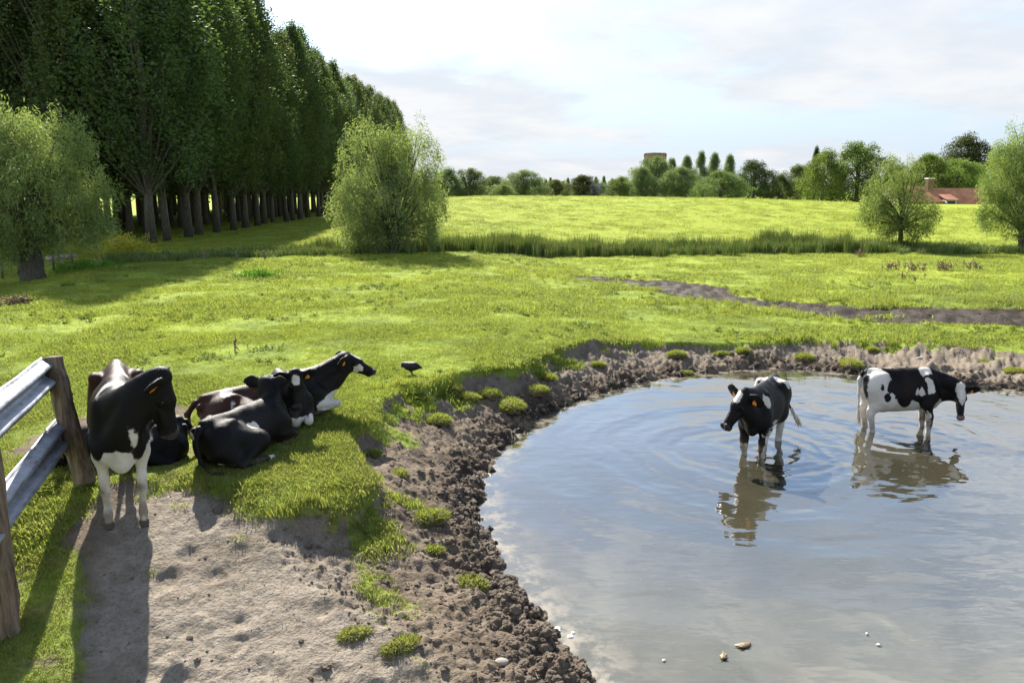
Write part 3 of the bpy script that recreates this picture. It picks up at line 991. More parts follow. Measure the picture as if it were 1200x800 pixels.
def build_trees():
    rg = np.random.default_rng(42)
    # --- poplar plantation, four rows
    var = [poplar_variant(k) for k in range(4)]
    a0, a1 = np.array([-19.3, 42.3]), np.array([-22.6, 100.0])
    d = (a1 - a0) / np.linalg.norm(a1 - a0)
    nrm = np.array([-d[1], d[0]])
    places = ['tall dark poplar, %s trunk of the front row counted from its near end', 'tall dark poplar, %s trunk of the second row behind the front poplars', 'tall dark poplar, %s trunk of the third row inside the plantation', 'tall dark poplar, %s trunk of the fourth row inside the plantation', 'tall dark poplar, %s trunk of the fifth row inside the plantation', 'tall dark poplar, %s trunk of the back row of the plantation']
    ONES = 'first second third fourth fifth sixth seventh eighth ninth tenth eleventh twelfth thirteenth fourteenth fifteenth sixteenth seventeenth eighteenth nineteenth'.split()
    ORD = ONES + [t if k == 0 else c + '-' + ONES[k - 1] for t, c in (('twentieth', 'twenty'), ('thirtieth', 'thirty'), ('fortieth', 'forty'), ('fiftieth', 'fifty')) for k in range(10)]
    for row in range(6):
        for i in range(52 if row < 2 else 28):
            s = i * 3.2 + row * 1.3 + rg.normal(0, .25)
            p = a0 + d * s + nrm * (row * 4.3 + rg.normal(0, .2)) * 1.0
            p = p if row == 0 or nrm[0] < 0 else p
            cr, tr = var[rg.integers(0, 4)]
            k = rg.uniform(.89, 1.07) * (1 + .26 * (max(i - 19, 0) / 32) ** 1.2)
            near = row == 0 and i == 0
            make_tree('poplar_tree', cr, tr, (p[0], p[1], gz(p[0], p[1])), rg.uniform(0, 6.28), (k * rg.uniform(1.08, 1.35), k * rg.uniform(1.08, 1.35), k),
                      places[row] % ORD[i], 'poplar tree', 'poplars of the plantation', tuple(np.array([1, 1, 1]) * rg.uniform(.8, 1.25) * np.array([rg.uniform(.92, 1.15), 1, rg.uniform(.85, 1.1)])))
    # --- willows near the ditch
    W = [(1, [(18, 180, 46, 48), (72, 176, 40, 44), (45, 225, 72, 48), (106, 236, 26, 38), (-14, 245, 40, 52), (25, 270, 52, 34), (88, 266, 36, 32), (5, 285, 40, 26), (112, 262, 22, 24)], (39, 318), 28.0, 62000, .40, 1.5,
          'big silvery green pollard willow with thick dark trunk in front of the poplar plantation', (1.1, 1.17, 1.05)),
         (2, [(428, 190, 36, 46), (484, 192, 34, 44), (455, 178, 22, 30), (456, 236, 62, 46), (418, 246, 32, 40), (500, 246, 26, 38), (438, 276, 42, 20), (482, 278, 36, 18)], (462, 297), 35.8, 66000, .34, 1.2,
          'bushy pale green willow standing alone by the ditch at the end of the poplars', (1.12, 1.16, 1.1)),
         (3, [(1036, 216, 17, 29), (1066, 213, 16, 30), (1052, 228, 14, 18), (1050, 246, 40, 26), (1024, 246, 14, 26), (1084, 252, 11, 20), (1056, 268, 30, 14)], (1055, 283), 43.5, 30000, .13, 1.6,
          'loose multi-stemmed willow bush in the reeds before the red roofed farmhouse', (1.0, 1.05, .78)),
         (4, [(1182, 205, 26, 46), (1212, 195, 32, 46), (1198, 245, 46, 32), (1164, 240, 15, 32), (1230, 240, 30, 40)], (1200, 281), 41.5, 56000, .25, 1.5,
          'tall leafy willow at the reeds, cut off by the right picture edge', (1.0, 1.1, .80))]
    for k, lob, bp, dist, n, tr_, th_, lab, colr in W:
        cr, tr, q = willow(k, lob, bp, dist, n, tr_, th_)
        make_tree('willow_tree', cr, tr, tuple(q), 0, (1, 1, 1), lab, 'willow tree', color=colr)
    # --- trees beyond the rise
    B = [broad_variant(k) for k in range(4)]
    con = [broad_variant(10 + k, 1.0, 130) for k in range(2)]
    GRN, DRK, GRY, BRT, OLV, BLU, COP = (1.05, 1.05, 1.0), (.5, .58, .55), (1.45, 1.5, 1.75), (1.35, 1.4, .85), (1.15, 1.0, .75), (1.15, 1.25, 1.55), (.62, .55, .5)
    T = [  # px, top y, width px, distance, kind, colour, label, category
        (524, 200, 44, 165, 'b', BLU, 'rounded bluish tree just beside the bushy ditch willow, tallest of the far wood', 'tree'),
        (551, 199, 40, 170, 'b', GRN, 'broad mid green tree second from the ditch willow in the far wood', 'tree'),
        (578, 208, 36, 190, 'b', BLU, 'lower bluish tree sloping down at the end of the far wood', 'tree'),
        (600, 212, 40, 215, 'b', GRN, 'far low tree filling the gap behind the small lime green bush', 'tree'),
        (590, 218, 26, 120, 'b', BRT, 'small lime green bush at the foot of the grey green round tree', 'bush'),
        (614, 201, 48, 135, 'b', GRY, 'grey green round tree standing highest between far wood and church tower', 'tree'),
        (652, 212, 34, 140, 'b', OLV, 'low olive green tree just right of the grey green round tree', 'tree'),
        (684, 207, 38, 130, 'b', COP, 'squat brownish olive tree just before the blue roof', 'tree'),
        (727, 209, 38, 128, 'b', BRT, 'rounded yellow green tree just behind the blue roof', 'tree'),
        (769, 186, 42, 128, 'w', GRY, 'big silvery tree standing in front of the brick church tower', 'tree'),
        (752, 198, 28, 124, 'w', GRY, 'smaller silvery tree at the foot of the church tower', 'tree'),
        (798, 198, 42, 122, 'w', GRY, 'pale grey green willow between the church tower tree and the round willow', 'tree'),
        (845, 203, 56, 112, 'w', (1.25, 1.4, 1.15), 'low dome shaped pale green willow before the row of small poplars', 'tree'),
        (885, 190, 44, 140, 'b', DRK, 'dark round tree directly right of the dome shaped willow', 'tree'),
        (914, 207, 28, 145, 'b', DRK, 'small dark tree in the dip beside the dark round tree', 'tree'),
        (936, 196, 38, 150, 'b', GRN, 'mid green tree rising from the dip toward the tall bright trees', 'tree'),
        (968, 180, 52, 132, 'b', BRT, 'bright green tree with the conifer tip behind its shoulder', 'tree'),
        (1008, 170, 64, 134, 'b', (1.15, 1.3, .8), 'tallest bright green broadleaf tree on the rise behind the reeds willow bush', 'tree'),
        (1092, 184, 56, 125, 'b', BRT, 'bright green tree behind the farmhouse chimney', 'tree'),
        (1124, 190, 58, 128, 'b', (1.5, 1.7, 1.0), 'light yellow green tree above the long red roof', 'tree'),
        (1137, 163, 62, 150, 'b', COP, 'dark copper tree towering above the red farmhouse roof', 'tree'),
        (1176, 185, 60, 140, 'b', GRN, 'mid green tree behind the right end of the red roof', 'tree'),
        (1052, 196, 40, 150, 'b', GRN, 'mid green tree seen through the willow bush by the farmhouse', 'tree'),
    ]
    for n, (px, ty, wpx, dist, kind, colr, lab, cat) in enumerate(T):
        q = at_dist(px, ty, dist)
        g0 = gz(q[0], q[1])
        h = q[2] - g0
        w = wpx / FPX * dist * 1.3
        cr, tr = B[n % 4]
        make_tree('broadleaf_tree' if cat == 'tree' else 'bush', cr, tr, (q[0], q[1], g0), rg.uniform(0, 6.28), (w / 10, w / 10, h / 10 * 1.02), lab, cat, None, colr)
    CON = [(787, 188, 'first'), (806, 185, 'second'), (822, 181, 'third'), (838, 182, 'fourth'), (855, 184, 'fifth')]
    for px, ty, w_ in CON:
        q = at_dist(px, ty, 165)
        g0 = gz(q[0], q[1])
        make_tree('poplar_tree', con[rg.integers(0, 2)][0], con[0][1], (q[0], q[1], g0), rg.uniform(0, 6.28), (.62, .62, (q[2] - g0) / 9.6),
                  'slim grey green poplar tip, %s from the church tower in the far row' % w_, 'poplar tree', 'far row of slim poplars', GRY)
    q = at_dist(957, 175, 150)
    make_tree('conifer_tree', con[0][0], con[0][1], (q[0], q[1], gz(q[0], q[1])), 0, (.36, .36, (q[2] - gz(q[0], q[1])) / 9.6),
              'thin dark conifer tip poking up behind the bright green tree', 'conifer', None, DRK)
    for i in range(16):
        px = 622 + i * 8.6 + rg.normal(0, 1.5)
        q = at_dist(px, 210 + rg.normal(0, 1.2), 330)
        g0 = gz(q[0], q[1])
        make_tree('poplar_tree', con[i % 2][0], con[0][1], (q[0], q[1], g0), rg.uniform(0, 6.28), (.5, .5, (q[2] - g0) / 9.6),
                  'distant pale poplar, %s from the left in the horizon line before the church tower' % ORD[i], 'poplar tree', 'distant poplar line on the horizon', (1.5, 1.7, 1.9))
    # far hedge closing the horizon either side
    hr = np.random.default_rng(9)
    P, vals = Pile(), []
    for i in range(900):
        a = R(hr.uniform(-75, 75))
        dd = hr.uniform(380, 470)
        n = 26
        pts = np.array([dd * math.sin(a), dd * math.cos(a), 2.2]) + hr.normal(0, 1, (n, 3)) * np.array([5, 3, 2.0])
        leaf_quads(P, hr, pts, np.zeros((n, 3)) + (0, 0, .3), 2.4, 1.7)
        vals.append(np.repeat(np.clip(hr.normal(.5, .2) + hr.normal(0, .15, n), 0, 1), 4))
    o = P.build('woodland', M_LEAF, smooth=False, attrs={'v': np.concatenate(vals)})
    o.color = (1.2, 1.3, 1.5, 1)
    tag(o, 'far low line of woodland along the horizon', 'woodland', kind='stuff')
    # --- scrub by the plantation
    q = ground_at(138, 300)
    cl = [(hr.normal(0, .75), hr.normal(0, .6), .25 + .55 * hr.random(), hr.uniform(.6, 1.2)) for _ in range(70)]
    me = crown_mesh('foliage', hr, cl, 60, .33, .11, .045, M_WILLOW, dirv=(0, 0, .5), outward=.3)
    r = empty('bush', (q[0], q[1], q[2]), 0, 'low yellow flowering bush between the left willow and the first poplar', 'bush')
    o = bpy.data.objects.new('foliage', me)
    C.objects.link(o)
    o.parent = r
    o.color = (2.0, 1.55, .55, 1)
    for (px, py, w, h, colr, lab) in ((108, 316, 1.3, .28, (.75, 1.3, .35), 'low bright green nettle patch under the left willow, nearer the yellow bush'),
                                      (82, 319, .9, .26, (.6, 1.1, .35), 'low bright green nettle patch at the edge of the shaded ditch'),
                                      (300, 325, .8, .16, (.5, .9, .3), 'flat dark green weed patch in the open turf below the poplars'),
                                      ):
        q = ground_at(px, py)
        cl = [(hr.normal(0, .4 * w), hr.normal(0, .25 * w), h * hr.random(), hr.uniform(.5, 1)) for _ in range(60)]
        me = crown_mesh('foliage', hr, cl, 40, .16, .07, .04, M_LEAF, dirv=(0, 0, .8), outward=.3)
        o = bpy.data.objects.new('nettle_patch', me)
        C.objects.link(o)
        o.location = q
        o.color = tuple(c * 1.5 for c in colr) + (1,)
        tag(o, lab, 'weeds')


build_trees()

# ------------------------------------------------------------------ buildings beyond the rise
def box_bm(bm, x0, x1, y0, y1, z0, z1):
    vs = [bm.verts.new((x, y, z)) for x in (x0, x1) for y in (y0, y1) for z in (z0, z1)]
    for f in ((0, 1, 3, 2), (4, 6, 7, 5), (0, 4, 5, 1), (2, 3, 7, 6), (0, 2, 6, 4), (1, 5, 7, 3)):
        bm.faces.new([vs[i] for i in f])


def box(name, x0, x1, y0, y1, z0, z1, mat, parent):
    bm = bmesh.new()
    box_bm(bm, x0, x1, y0, y1, z0, z1)
    return bm_obj(name, bm, mat, parent)


def gable_roof(name, x0, x1, y0, y1, ze, zr, mat, parent, th=.15):
    ym = (y0 + y1) / 2
    bm = bmesh.new()
    for a, b in ((y0, ym), (y1, ym)):
        lo = [bm.verts.new((x, a, ze)) for x in (x0, x1)]
        hi = [bm.verts.new((x, b, zr)) for x in (x0, x1)]
        lo2 = [bm.verts.new((x, a, ze - th)) for x in (x0, x1)]
        hi2 = [bm.verts.new((x, b, zr - th)) for x in (x0, x1)]
        for f in ((lo[0], lo[1], hi[1], hi[0]), (lo2[0], hi2[0], hi2[1], lo2[1]), (lo[0], lo2[0], lo2[1], lo[1]), (lo[0], hi[0], hi2[0], lo2[0]), (lo[1], lo2[1], hi2[1], hi[1])):
            bm.faces.new(f)
    bmesh.ops.recalc_face_normals(bm, faces=bm.faces[:])
    return bm_obj(name, bm, mat, parent)


def tile_material(name, a, b, brick=(3.0, 4.0)):
    m, nt, out = new_mat(name)
    vec = mk(nt, 'ShaderNodeTexCoord').outputs['Object']
    n = noise(nt, vec, .8, 5, .65)
    n2 = noise(nt, vec, 9, 3, .6)
    c = mixc(nt, maprange(nt, n, .35, .68), a, b)
    c = mixc(nt, maprange(nt, n2, .4, .7, 0, .5), c, tuple(v * .55 for v in a))
    wv = mk(nt, 'ShaderNodeTexWave', {'Vector': vec, 'Scale': brick[0], 'Distortion': .4}, wave_type='BANDS', bands_direction='X')
    wz = mk(nt, 'ShaderNodeTexWave', {'Vector': vec, 'Scale': brick[1], 'Distortion': .3}, wave_type='BANDS', bands_direction='Z', wave_profile='SAW')
    hh = math_(nt, 'ADD', wv.outputs['Fac'], wz.outputs['Fac'])
    bp = mk(nt, 'ShaderNodeBump', {'Height': hh, 'Strength': .6, 'Distance': .05})
    bs = mk(nt, 'ShaderNodeBsdfPrincipled', {'Base Color': c, 'Roughness': .85, 'Normal': bp.outputs[0]})
    nt.links.new(bs.outputs[0], out.inputs[0])
    return m


def build_buildings():
    M_TILE = tile_material('red roof tiles', (.36, .13, .06), (.52, .24, .13))
    M_BRICK = tile_material('old brick', (.22, .13, .09), (.33, .22, .16), (1.2, 5.0))
    M_STONE = simple('church stone', (.25, .185, .155), .9, nscale=1.2, namp=.3)
    M_WHITE = simple('whitewashed wall', (.66, .64, .60), .85, nscale=1.5, namp=.1)
    M_DARKW = simple('dark opening', (.02, .02, .022), .5)
    M_PANEL = simple('solar panel', (.05, .06, .13), .25, nscale=.5, namp=.2)
    M_SLATE = simple('slate roof', (.10, .11, .17), .45, nscale=1, namp=.25)
    # farmhouse: a low whitewashed house and a long tiled barn in line
    D = 96.0
    l, ridge = at_dist(1052, 240, D), at_dist(1105, 219, D)
    r = at_dist(1104, 240, D)
    e = at_dist(1215, 240, D)
    zg = gz(r[0], D)
    root = empty('farmhouse', (r[0], D, zg), 0, 'low whitewashed farmhouse with long red tiled roof behind the rise', 'farmhouse')
    za, zb = ridge[2] - zg, at_dist(1130, 240, D)[2] - zg
    w0, w1 = l[0] - r[0], e[0] - r[0]
    box('wall', w0 + .2, -.05, .4, 6.6, -.3, zb + .15, M_WHITE, root)
    gable_roof('roof', w0 - .1, .10, -.1, 7.1, zb + .35, za + .1, M_TILE, root)
    box('wall', .05, w1 - .1, 1.2, 6.2, -.3, zb - .45, M_BRICK, root)
    rf = gable_roof('roof', .12, w1, .5, 6.9, zb - .35, za - .12, M_TILE, root)
    ch = box('chimney', -.75, -.05, 2.2, 3.0, za - 1.2, za + .95, M_BRICK, root)
    box('chimney_cap', -.82, .02, 2.13, 3.07, za + .95, za + 1.08, M_WHITE, ch)
    dm = box('dormer', .9, 2.1, .75, 2.4, zb - .1, zb + .55, M_WHITE, root)
    box('window', 1.02, 1.98, .735, .75, zb + .0, zb + .42, M_DARKW, dm)
    bm = bmesh.new()
    v = [bm.verts.new(p) for p in ((.75, .55, zb + .5), (2.25, .55, zb + .5), (2.25, 2.6, zb + 1.15), (.75, 2.6, zb + 1.15), (.75, .55, zb + .58), (2.25, .55, zb + .58), (2.25, 2.6, zb + 1.23), (.75, 2.6, zb + 1.23))]
    for f in ((0, 3, 2, 1), (4, 5, 6, 7), (0, 1, 5, 4), (1, 2, 6, 5), (2, 3, 7, 6), (3, 0, 4, 7)):
        bm.faces.new([v[i] for i in f])
    bm_obj('dormer_roof', bm, M_TILE, dm)
    gable = bmesh.new()
    vs = [gable.verts.new(p) for p in ((w0 + .05, .4, zb + .1), (w0 + .05, 6.6, zb + .1), (w0 + .05, 3.5, za - .15), (w0 + .3, .4, zb + .1), (w0 + .3, 6.6, zb + .1), (w0 + .3, 3.5, za - .15))]
    for f in ((0, 1, 2), (3, 5, 4), (0, 3, 4, 1), (1, 4, 5, 2), (2, 5, 3, 0)):
        gable.faces.new([vs[i] for i in f])
    bm_obj('gable_wall', gable, M_WHITE, root)
    for x in (w0 + 1.2, w0 + 3.2):
        wf = box('window', x, x + .8, .34, .385, zb - .9, zb - .05, M_WHITE, root)
        box('pane', x + .08, x + .72, .32, .335, zb - .82, zb - .13, M_DARKW, wf)
    # church tower
    D = 240.0
    a, b, t = at_dist(756, 182, D), at_dist(781, 182, D), at_dist(768, 179.5, D)
    zg = gz(t[0], D)
    root = empty('church_tower', (t[0], D, zg), R(28), 'square brick church tower rising behind the silvery trees', 'church tower')
    hw = (b[0] - a[0]) / 2 * .74
    H = t[2] - zg
    box('tower_wall', -hw, hw, -hw, hw, -.5, H - 1.0, M_STONE, root)
    box('parapet', -hw - .06, hw + .06, -hw - .06, hw + .06, H - 1.0, H - .25, M_BRICK, root)
    box('roof', -hw + .1, hw - .1, -hw + .1, hw - .1, H - .25, H, M_SLATE, root)
    for s in (-1, 1):
        for ax in (0, 1):
            for o_ in (-.42, .42):
                c = o_ * hw
                if ax == 0:
                    box('belfry_opening', c - .45, c + .45, s * (hw + .015) - .02, s * (hw + .015) + .02, H - 4.4, H - 1.7, M_DARKW, root)
                else:
                    box('belfry_opening', s * (hw + .015) - .02, s * (hw + .015) + .02, c - .45, c + .45, H - 4.4, H - 1.7, M_DARKW, root)
    # barn with blue roof
    D = 150.0
    a, b = at_dist(698, 218, D), at_dist(716, 218, D)
    zg = gz(a[0], D)
    root = empty('barn', ((a[0] + b[0]) / 2, D, zg), R(-8), 'small barn with a blue grey panelled roof among the low trees', 'barn')
    w = (b[0] - a[0]) * .75
    H = at_dist(705, 216.5, D)[2] - zg
    box('wall', -w, w, -2.5, 2.5, -.3, H - 1.6, M_BRICK, root)
    gable_roof('roof', -w - .2, w + .2, -3, 3, H - 1.7, H, M_SLATE, root)
    bm = bmesh.new()
    for k in range(4):
        x0 = -w * .9 + k * w * .45
        x1 = x0 + w * .42
        f = lambda y: H - 1.7 + (y + 3) / 3 * 1.7 + .06
        bm.faces.new([bm.verts.new(p) for p in ((x0, -2.7, f(-2.7)), (x1, -2.7, f(-2.7)), (x1, -.5, f(-.5)), (x0, -.5, f(-.5)))])
    bm_obj('solar_panel', bm, M_PANEL, root)


build_buildings()

# ------------------------------------------------------------------ cattle: one continuous skin per animal from a smooth distance field
COWTEST = os.environ.get('COWTEST')


def nrmz(v):
    v = np.asarray(v, float)
    return v / (np.linalg.norm(v) + 1e-12)


def d_cone(p, a, b, ra, rb, flat=None):
    """tapered capsule; flat=(axis, factor) squeezes the cross-section along axis"""
    a, b = np.asarray(a, float), np.asarray(b, float)
    q = p - a
    ba = b - a
    s = 1.0
    if flat is not None:
        n, f = nrmz(flat[0]), flat[1]
        q = q + (q @ n)[..., None] * n * (1 / f - 1)
        ba = ba + np.dot(ba, n) * n * (1 / f - 1)
        s = min(f, 1.0) if f < 1 else 1.0
    t = np.clip((q @ ba) / (np.dot(ba, ba) + 1e-12), 0, 1)
    d = np.linalg.norm(q - t[..., None] * ba, axis=-1) - (ra + (rb - ra) * t)
    return d * s


def d_ell(p, c, r, M=None):
    q = p - np.asarray(c, float)
    if M is not None:
        q = q @ M
    r = np.asarray(r, float)
    k0 = np.linalg.norm(q / r, axis=-1)
    k1 = np.linalg.norm(q / (r * r), axis=-1) + 1e-9
    return k0 * (k0 - 1) / k1


def smin(a, b, k):
    h = np.maximum(k - np.abs(a - b), 0) / k
    return np.minimum(a, b) - h * h * k * .25


def lvl(f, roll=0.0):
    """forehead normal of a head held level (ears at one height), then rolled a little"""
    f = nrmz(f)
    s = nrmz((-f[1], f[0], 0))
    u = np.cross(f, s)
    return nrmz(u * math.cos(roll) + s * math.sin(roll))


def rot_axis(f, u):
    f = nrmz(f)
    s = nrmz(np.cross(u, f))
    u = np.cross(f, s)
    return np.column_stack([f, s, u])


def surface_nets(D, origin, h):
    nx, ny, nz = D.shape
    S = D < 0
    corners = [(i, j, k) for i in (0, 1) for j in (0, 1) for k in (0, 1)]
    cnt = np.zeros((nx - 1, ny - 1, nz - 1), np.int8)
    for (i, j, k) in corners:
        cnt += S[i:nx - 1 + i, j:ny - 1 + j, k:nz - 1 + k]
    act = (cnt > 0) & (cnt < 8)
    I, J, K = np.nonzero(act)
    idx = -np.ones(act.shape, np.int64)
    idx[I, J, K] = np.arange(len(I))
    acc = np.zeros((len(I), 3))
    num = np.zeros(len(I))
    for a in range(8):
        for b in range(a + 1, 8):
            ca, cb = np.array(corners[a]), np.array(corners[b])
            if np.abs(ca - cb).sum() != 1:
                continue
            da = D[I + ca[0], J + ca[1], K + ca[2]]
            db = D[I + cb[0], J + cb[1], K + cb[2]]
            m = (da < 0) != (db < 0)
            t = da / (da - db + 1e-20)
            pnt = ca + t[:, None] * (cb - ca)
            acc[m] += pnt[m]
            num[m] += 1
    V = (np.column_stack([I, J, K]) + acc / num[:, None]) * h + origin
    F = []
    for ax in range(3):
        sl0 = [slice(None)] * 3
        sl1 = [slice(None)] * 3
        sl0[ax], sl1[ax] = slice(0, -1), slice(1, None)
        ch = S[tuple(sl0)] != S[tuple(sl1)]
        i, j, k = np.nonzero(ch)
        P = np.column_stack([i, j, k])
        o1, o2 = [(1, 2), (2, 0), (0, 1)][ax]
        ok = (P[:, o1] > 0) & (P[:, o2] > 0) & (P[:, o1] < act.shape[o1]) & (P[:, o2] < act.shape[o2])
        P = P[ok]
        ins = S[P[:, 0], P[:, 1], P[:, 2]]
        e1, e2 = np.zeros(3, int), np.zeros(3, int)
        e1[o1], e2[o2] = 1, 1
        q = np.stack([idx[tuple((P - e1 - e2).T)], idx[tuple((P - e2).T)], idx[tuple(P.T)], idx[tuple((P - e1).T)]], 1)
        q[~ins] = q[~ins][:, ::-1]
        F.append(q)
    return V, np.vstack(F)


class Cow:
    def __init__(s):
        s.rk = 1.0
        s.pr = []          # (kind, args, k, lo, hi)

    def cone(s, a, b, ra, rb=None, k=.05, flat=None):
        rb = ra if rb is None else rb
        a, b = np.asarray(a, float), np.asarray(b, float)
        m = max(ra, rb) * (max(1, flat[1]) if flat is not None else 1)
        s.pr.append((d_cone, (a, b, ra, rb, flat), k, np.minimum(a, b) - m, np.maximum(a, b) + m))

    def ell(s, c, r, k=.06, M=None):
        c, r = np.asarray(c, float), np.asarray(r, float)
        m = r.max() if M is not None else r
        s.pr.append((d_ell, (c, r, M), k, c - m, c + m))

    def chain(s, pts, rad, k=.04, flat=None):
        for i in range(len(pts) - 1):
            s.cone(pts[i], pts[i + 1], rad[i] * s.rk, rad[i + 1] * s.rk, k, flat)

    def mesh(s, h, zfloor=None):
        lo = np.min([p[3] for p in s.pr], axis=0) - .06
        hi = np.max([p[4] for p in s.pr], axis=0) + .06
        n = np.ceil((hi - lo) / h).astype(int) + 1
        D = np.full(n, .5)
        for fn, args, k, a, b in s.pr:
            i0 = np.maximum(((a - k - .05 - lo) / h).astype(int), 0)
            i1 = np.minimum(((b + k + .05 - lo) / h).astype(int) + 2, n)
            g = np.stack(np.meshgrid(*[lo[d] + h * np.arange(i0[d], i1[d]) for d in range(3)], indexing='ij'), -1)
            sub = D[i0[0]:i1[0], i0[1]:i1[1], i0[2]:i1[2]]
            sub[...] = smin(sub, fn(g, *args), k)
        if zfloor is not None:
            z = lo[2] + h * np.arange(n[2])
            D = np.maximum(D, (zfloor - z)[None, None, :])
        return surface_nets(D, lo, h)


def cow_material():
    m, nt, out = new_mat('cow hide')
    vec = mk(nt, 'ShaderNodeTexCoord').outputs['Object']
    n1 = noise(nt, vec, 7, 5, .55)
    fine = mk(nt, 'ShaderNodeMapping', {'Vector': vec, 'Scale': (30, 60, 60)}).outputs[0]
    nf = noise(nt, fine, 2.2, 4, .65)
    w = math_(nt, 'ADD', attr(nt, 'white'), math_(nt, 'MULTIPLY', math_(nt, 'SUBTRACT', n1, .5), .15))
    w = math_(nt, 'ADD', w, math_(nt, 'MULTIPLY', math_(nt, 'SUBTRACT', nf, .5), .016))
    wm = maprange(nt, w, .006, -.006)
    blk = mixc(nt, math_(nt, 'MULTIPLY', attr(nt, 'brown'), maprange(nt, n1, .25, .7, .5, 1.0)), (.0055, .0050, .0052), (.072, .027, .015))
    blk = mixc(nt, maprange(nt, nf, .4, .75, 0, .35), blk, (.014, .011, .010))
    wht = mixc(nt, maprange(nt, nf, .3, .7), (.54, .50, .45), (.74, .71, .66))
    wht = mixc(nt, maprange(nt, noise(nt, vec, 4, 4, .6), .5, .75, 0, .45), wht, (.42, .34, .25))
    c = mixc(nt, wm, blk, wht)
    c = mixc(nt, math_(nt, 'MULTIPLY', attr(nt, 'mud'), maprange(nt, n1, .3, .6)), c, (.16, .115, .075))
    c = mixc(nt, attr(nt, 'hoof'), c, (.085, .065, .05))
    c = mixc(nt, attr(nt, 'nose'), c, (.035, .03, .032))
    c = mixc(nt, attr(nt, 'pink'), c, (.50, .30, .25))
    bp = mk(nt, 'ShaderNodeBump', {'Height': math_(nt, 'ADD', nf, math_(nt, 'MULTIPLY', n1, .8)), 'Strength': .5, 'Distance': .010})
    b = mk(nt, 'ShaderNodeBsdfPrincipled', {'Base Color': c, 'Roughness': maprange(nt, attr(nt, 'nose'), 0, 1, .46, .30), 'Specular IOR Level': .14, 'Normal': bp.outputs[0],})
    nt.links.new(b.outputs[0], out.inputs[0])
    return m


M_COW = cow_material()
M_EYE = simple('cow eye', (.008, .006, .006), .18, nscale=3, namp=.2, spec=.35)
M_TAG = simple('ear tag plastic', (.80, .27, .03), .45, nscale=20, namp=.15)
M_HAIRW = simple('tail hair', (.62, .55, .44), .6, nscale=30, namp=.3)
M_HAIRB = simple('black tail hair', (.02, .016, .014), .5, nscale=30, namp=.3)


def head_parts(c, hd, L=.47):
    """hd: poll position, f = poll-to-muzzle direction, u = forehead normal. returns map from head frame to animal frame"""
    Mx = rot_axis(hd['f'], hd['u'])
    o = np.asarray(hd['poll'], float)
    g = L / .47
    W = lambda x, y, z: o + Mx @ (np.array([x, y, z]) * g)
    S = Mx[:, 1]
    c.ell(W(.080, 0, -.060), np.array([.110, .082, .085]) * g, .04, Mx)
    c.cone(W(.03, 0, -.025), W(.17, 0, -.030), .062 * g, .066 * g, .03, (S, 1.12))      # flat forehead
    c.cone(W(.17, 0, -.045), W(.385, 0, -.078), .060 * g, .046 * g, .04, (S, .92))      # bridge of the nose
    c.cone(W(.10, 0, -.155), W(.36, 0, -.135), .048 * g, .030 * g, .04, (S, .8))        # jaw
    c.cone(W(.16, 0, -.090), W(.38, 0, -.100), .056 * g, .044 * g, .04, (S, .85))
    for s in (-1, 1):
        c.ell(W(.115, s * .046, -.140), np.array([.082, .034, .064]) * g, .03, Mx)       # cheek
        c.ell(W(.150, s * .074, -.036), np.array([.042, .024, .026]) * g, .018, Mx)      # brow over the eye
        c.ell(W(.160, s * .074, -.072), np.array([.034, .018, .018]) * g, .014, Mx)
        c.cone(W(.22, s * .050, -.095), W(.34, s * .040, -.098), .022 * g, .018 * g, .03)
        c.ell(W(.432, s * .036, -.070), np.array([.036, .030, .032]) * g, .018, Mx)      # nostril wing
        c.ell(W(.00, s * .040, -.010), np.array([.045, .040, .035]) * g, .03, Mx)
    c.ell(W(.428, 0, -.098), np.array([.046, .062, .050]) * g, .025, Mx)                 # muzzle
    c.ell(W(.408, 0, -.150), np.array([.042, .042, .026]) * g, .014, Mx)                 # lower lip
    c.ell(W(-.015, 0, .004), np.array([.045, .050, .042]) * g * hd.get('tuft', 1.0), .02, Mx)
    ears = []
    for s in (-1, 1):
        e = hd.get('earL' if s > 0 else 'earR', (-.02, .26, -.055))
        b0, tip = W(.015, s * .080, -.035), W(e[0], s * e[1] * 1.08, e[2])
        ax = nrmz(tip - b0)
        n_ = nrmz(Mx[:, 0] + .45 * Mx[:, 2])                                             # the open side of the ear faces forward
        n_ = nrmz(n_ - ax * np.dot(n_, ax))
        c.cone(b0 - ax * .01, b0 + (tip - b0) * .25, .030 * g, .040 * g, .02, (n_, .6))
        c.cone(b0 + (tip - b0) * .25, b0 + (tip - b0) * .60, .052 * g, .068 * g, .02, (n_, .22))
        c.cone(b0 + (tip - b0) * .60, tip - ax * .02, .066 * g, .022 * g, .02, (n_, .22))
        ears.append((b0 + (tip - b0) * .52, ax, n_, b0, tip))
    return W, Mx, ears


def neck(c, hd, W, sh_top, sh_low, fw=.25, r0=.125, r1=.080):
    for (a, b, ra, rb, bend) in ((np.array(sh_top), W(-.01, 0, -.075), r0, r1, fw), (np.array(sh_low), W(.055, 0, -.155), r0 * .95, r1 * .78, fw)):
        mid = a + np.array([bend, 0, .03])
        t = np.linspace(0, 1, 7)[:, None]
        p = a * (1 - t) ** 2 + 2 * mid * t * (1 - t) + b * t ** 2
        r = ra + (rb - ra) * t[:, 0] ** .8
        for i in range(6):
            dirn = p[i + 1] - p[i]
            side = np.cross([0, 0, 1], dirn)
            c.cone(p[i], p[i + 1], r[i], r[i + 1], .09, (side, .78) if np.linalg.norm(side) > 1e-3 else None)


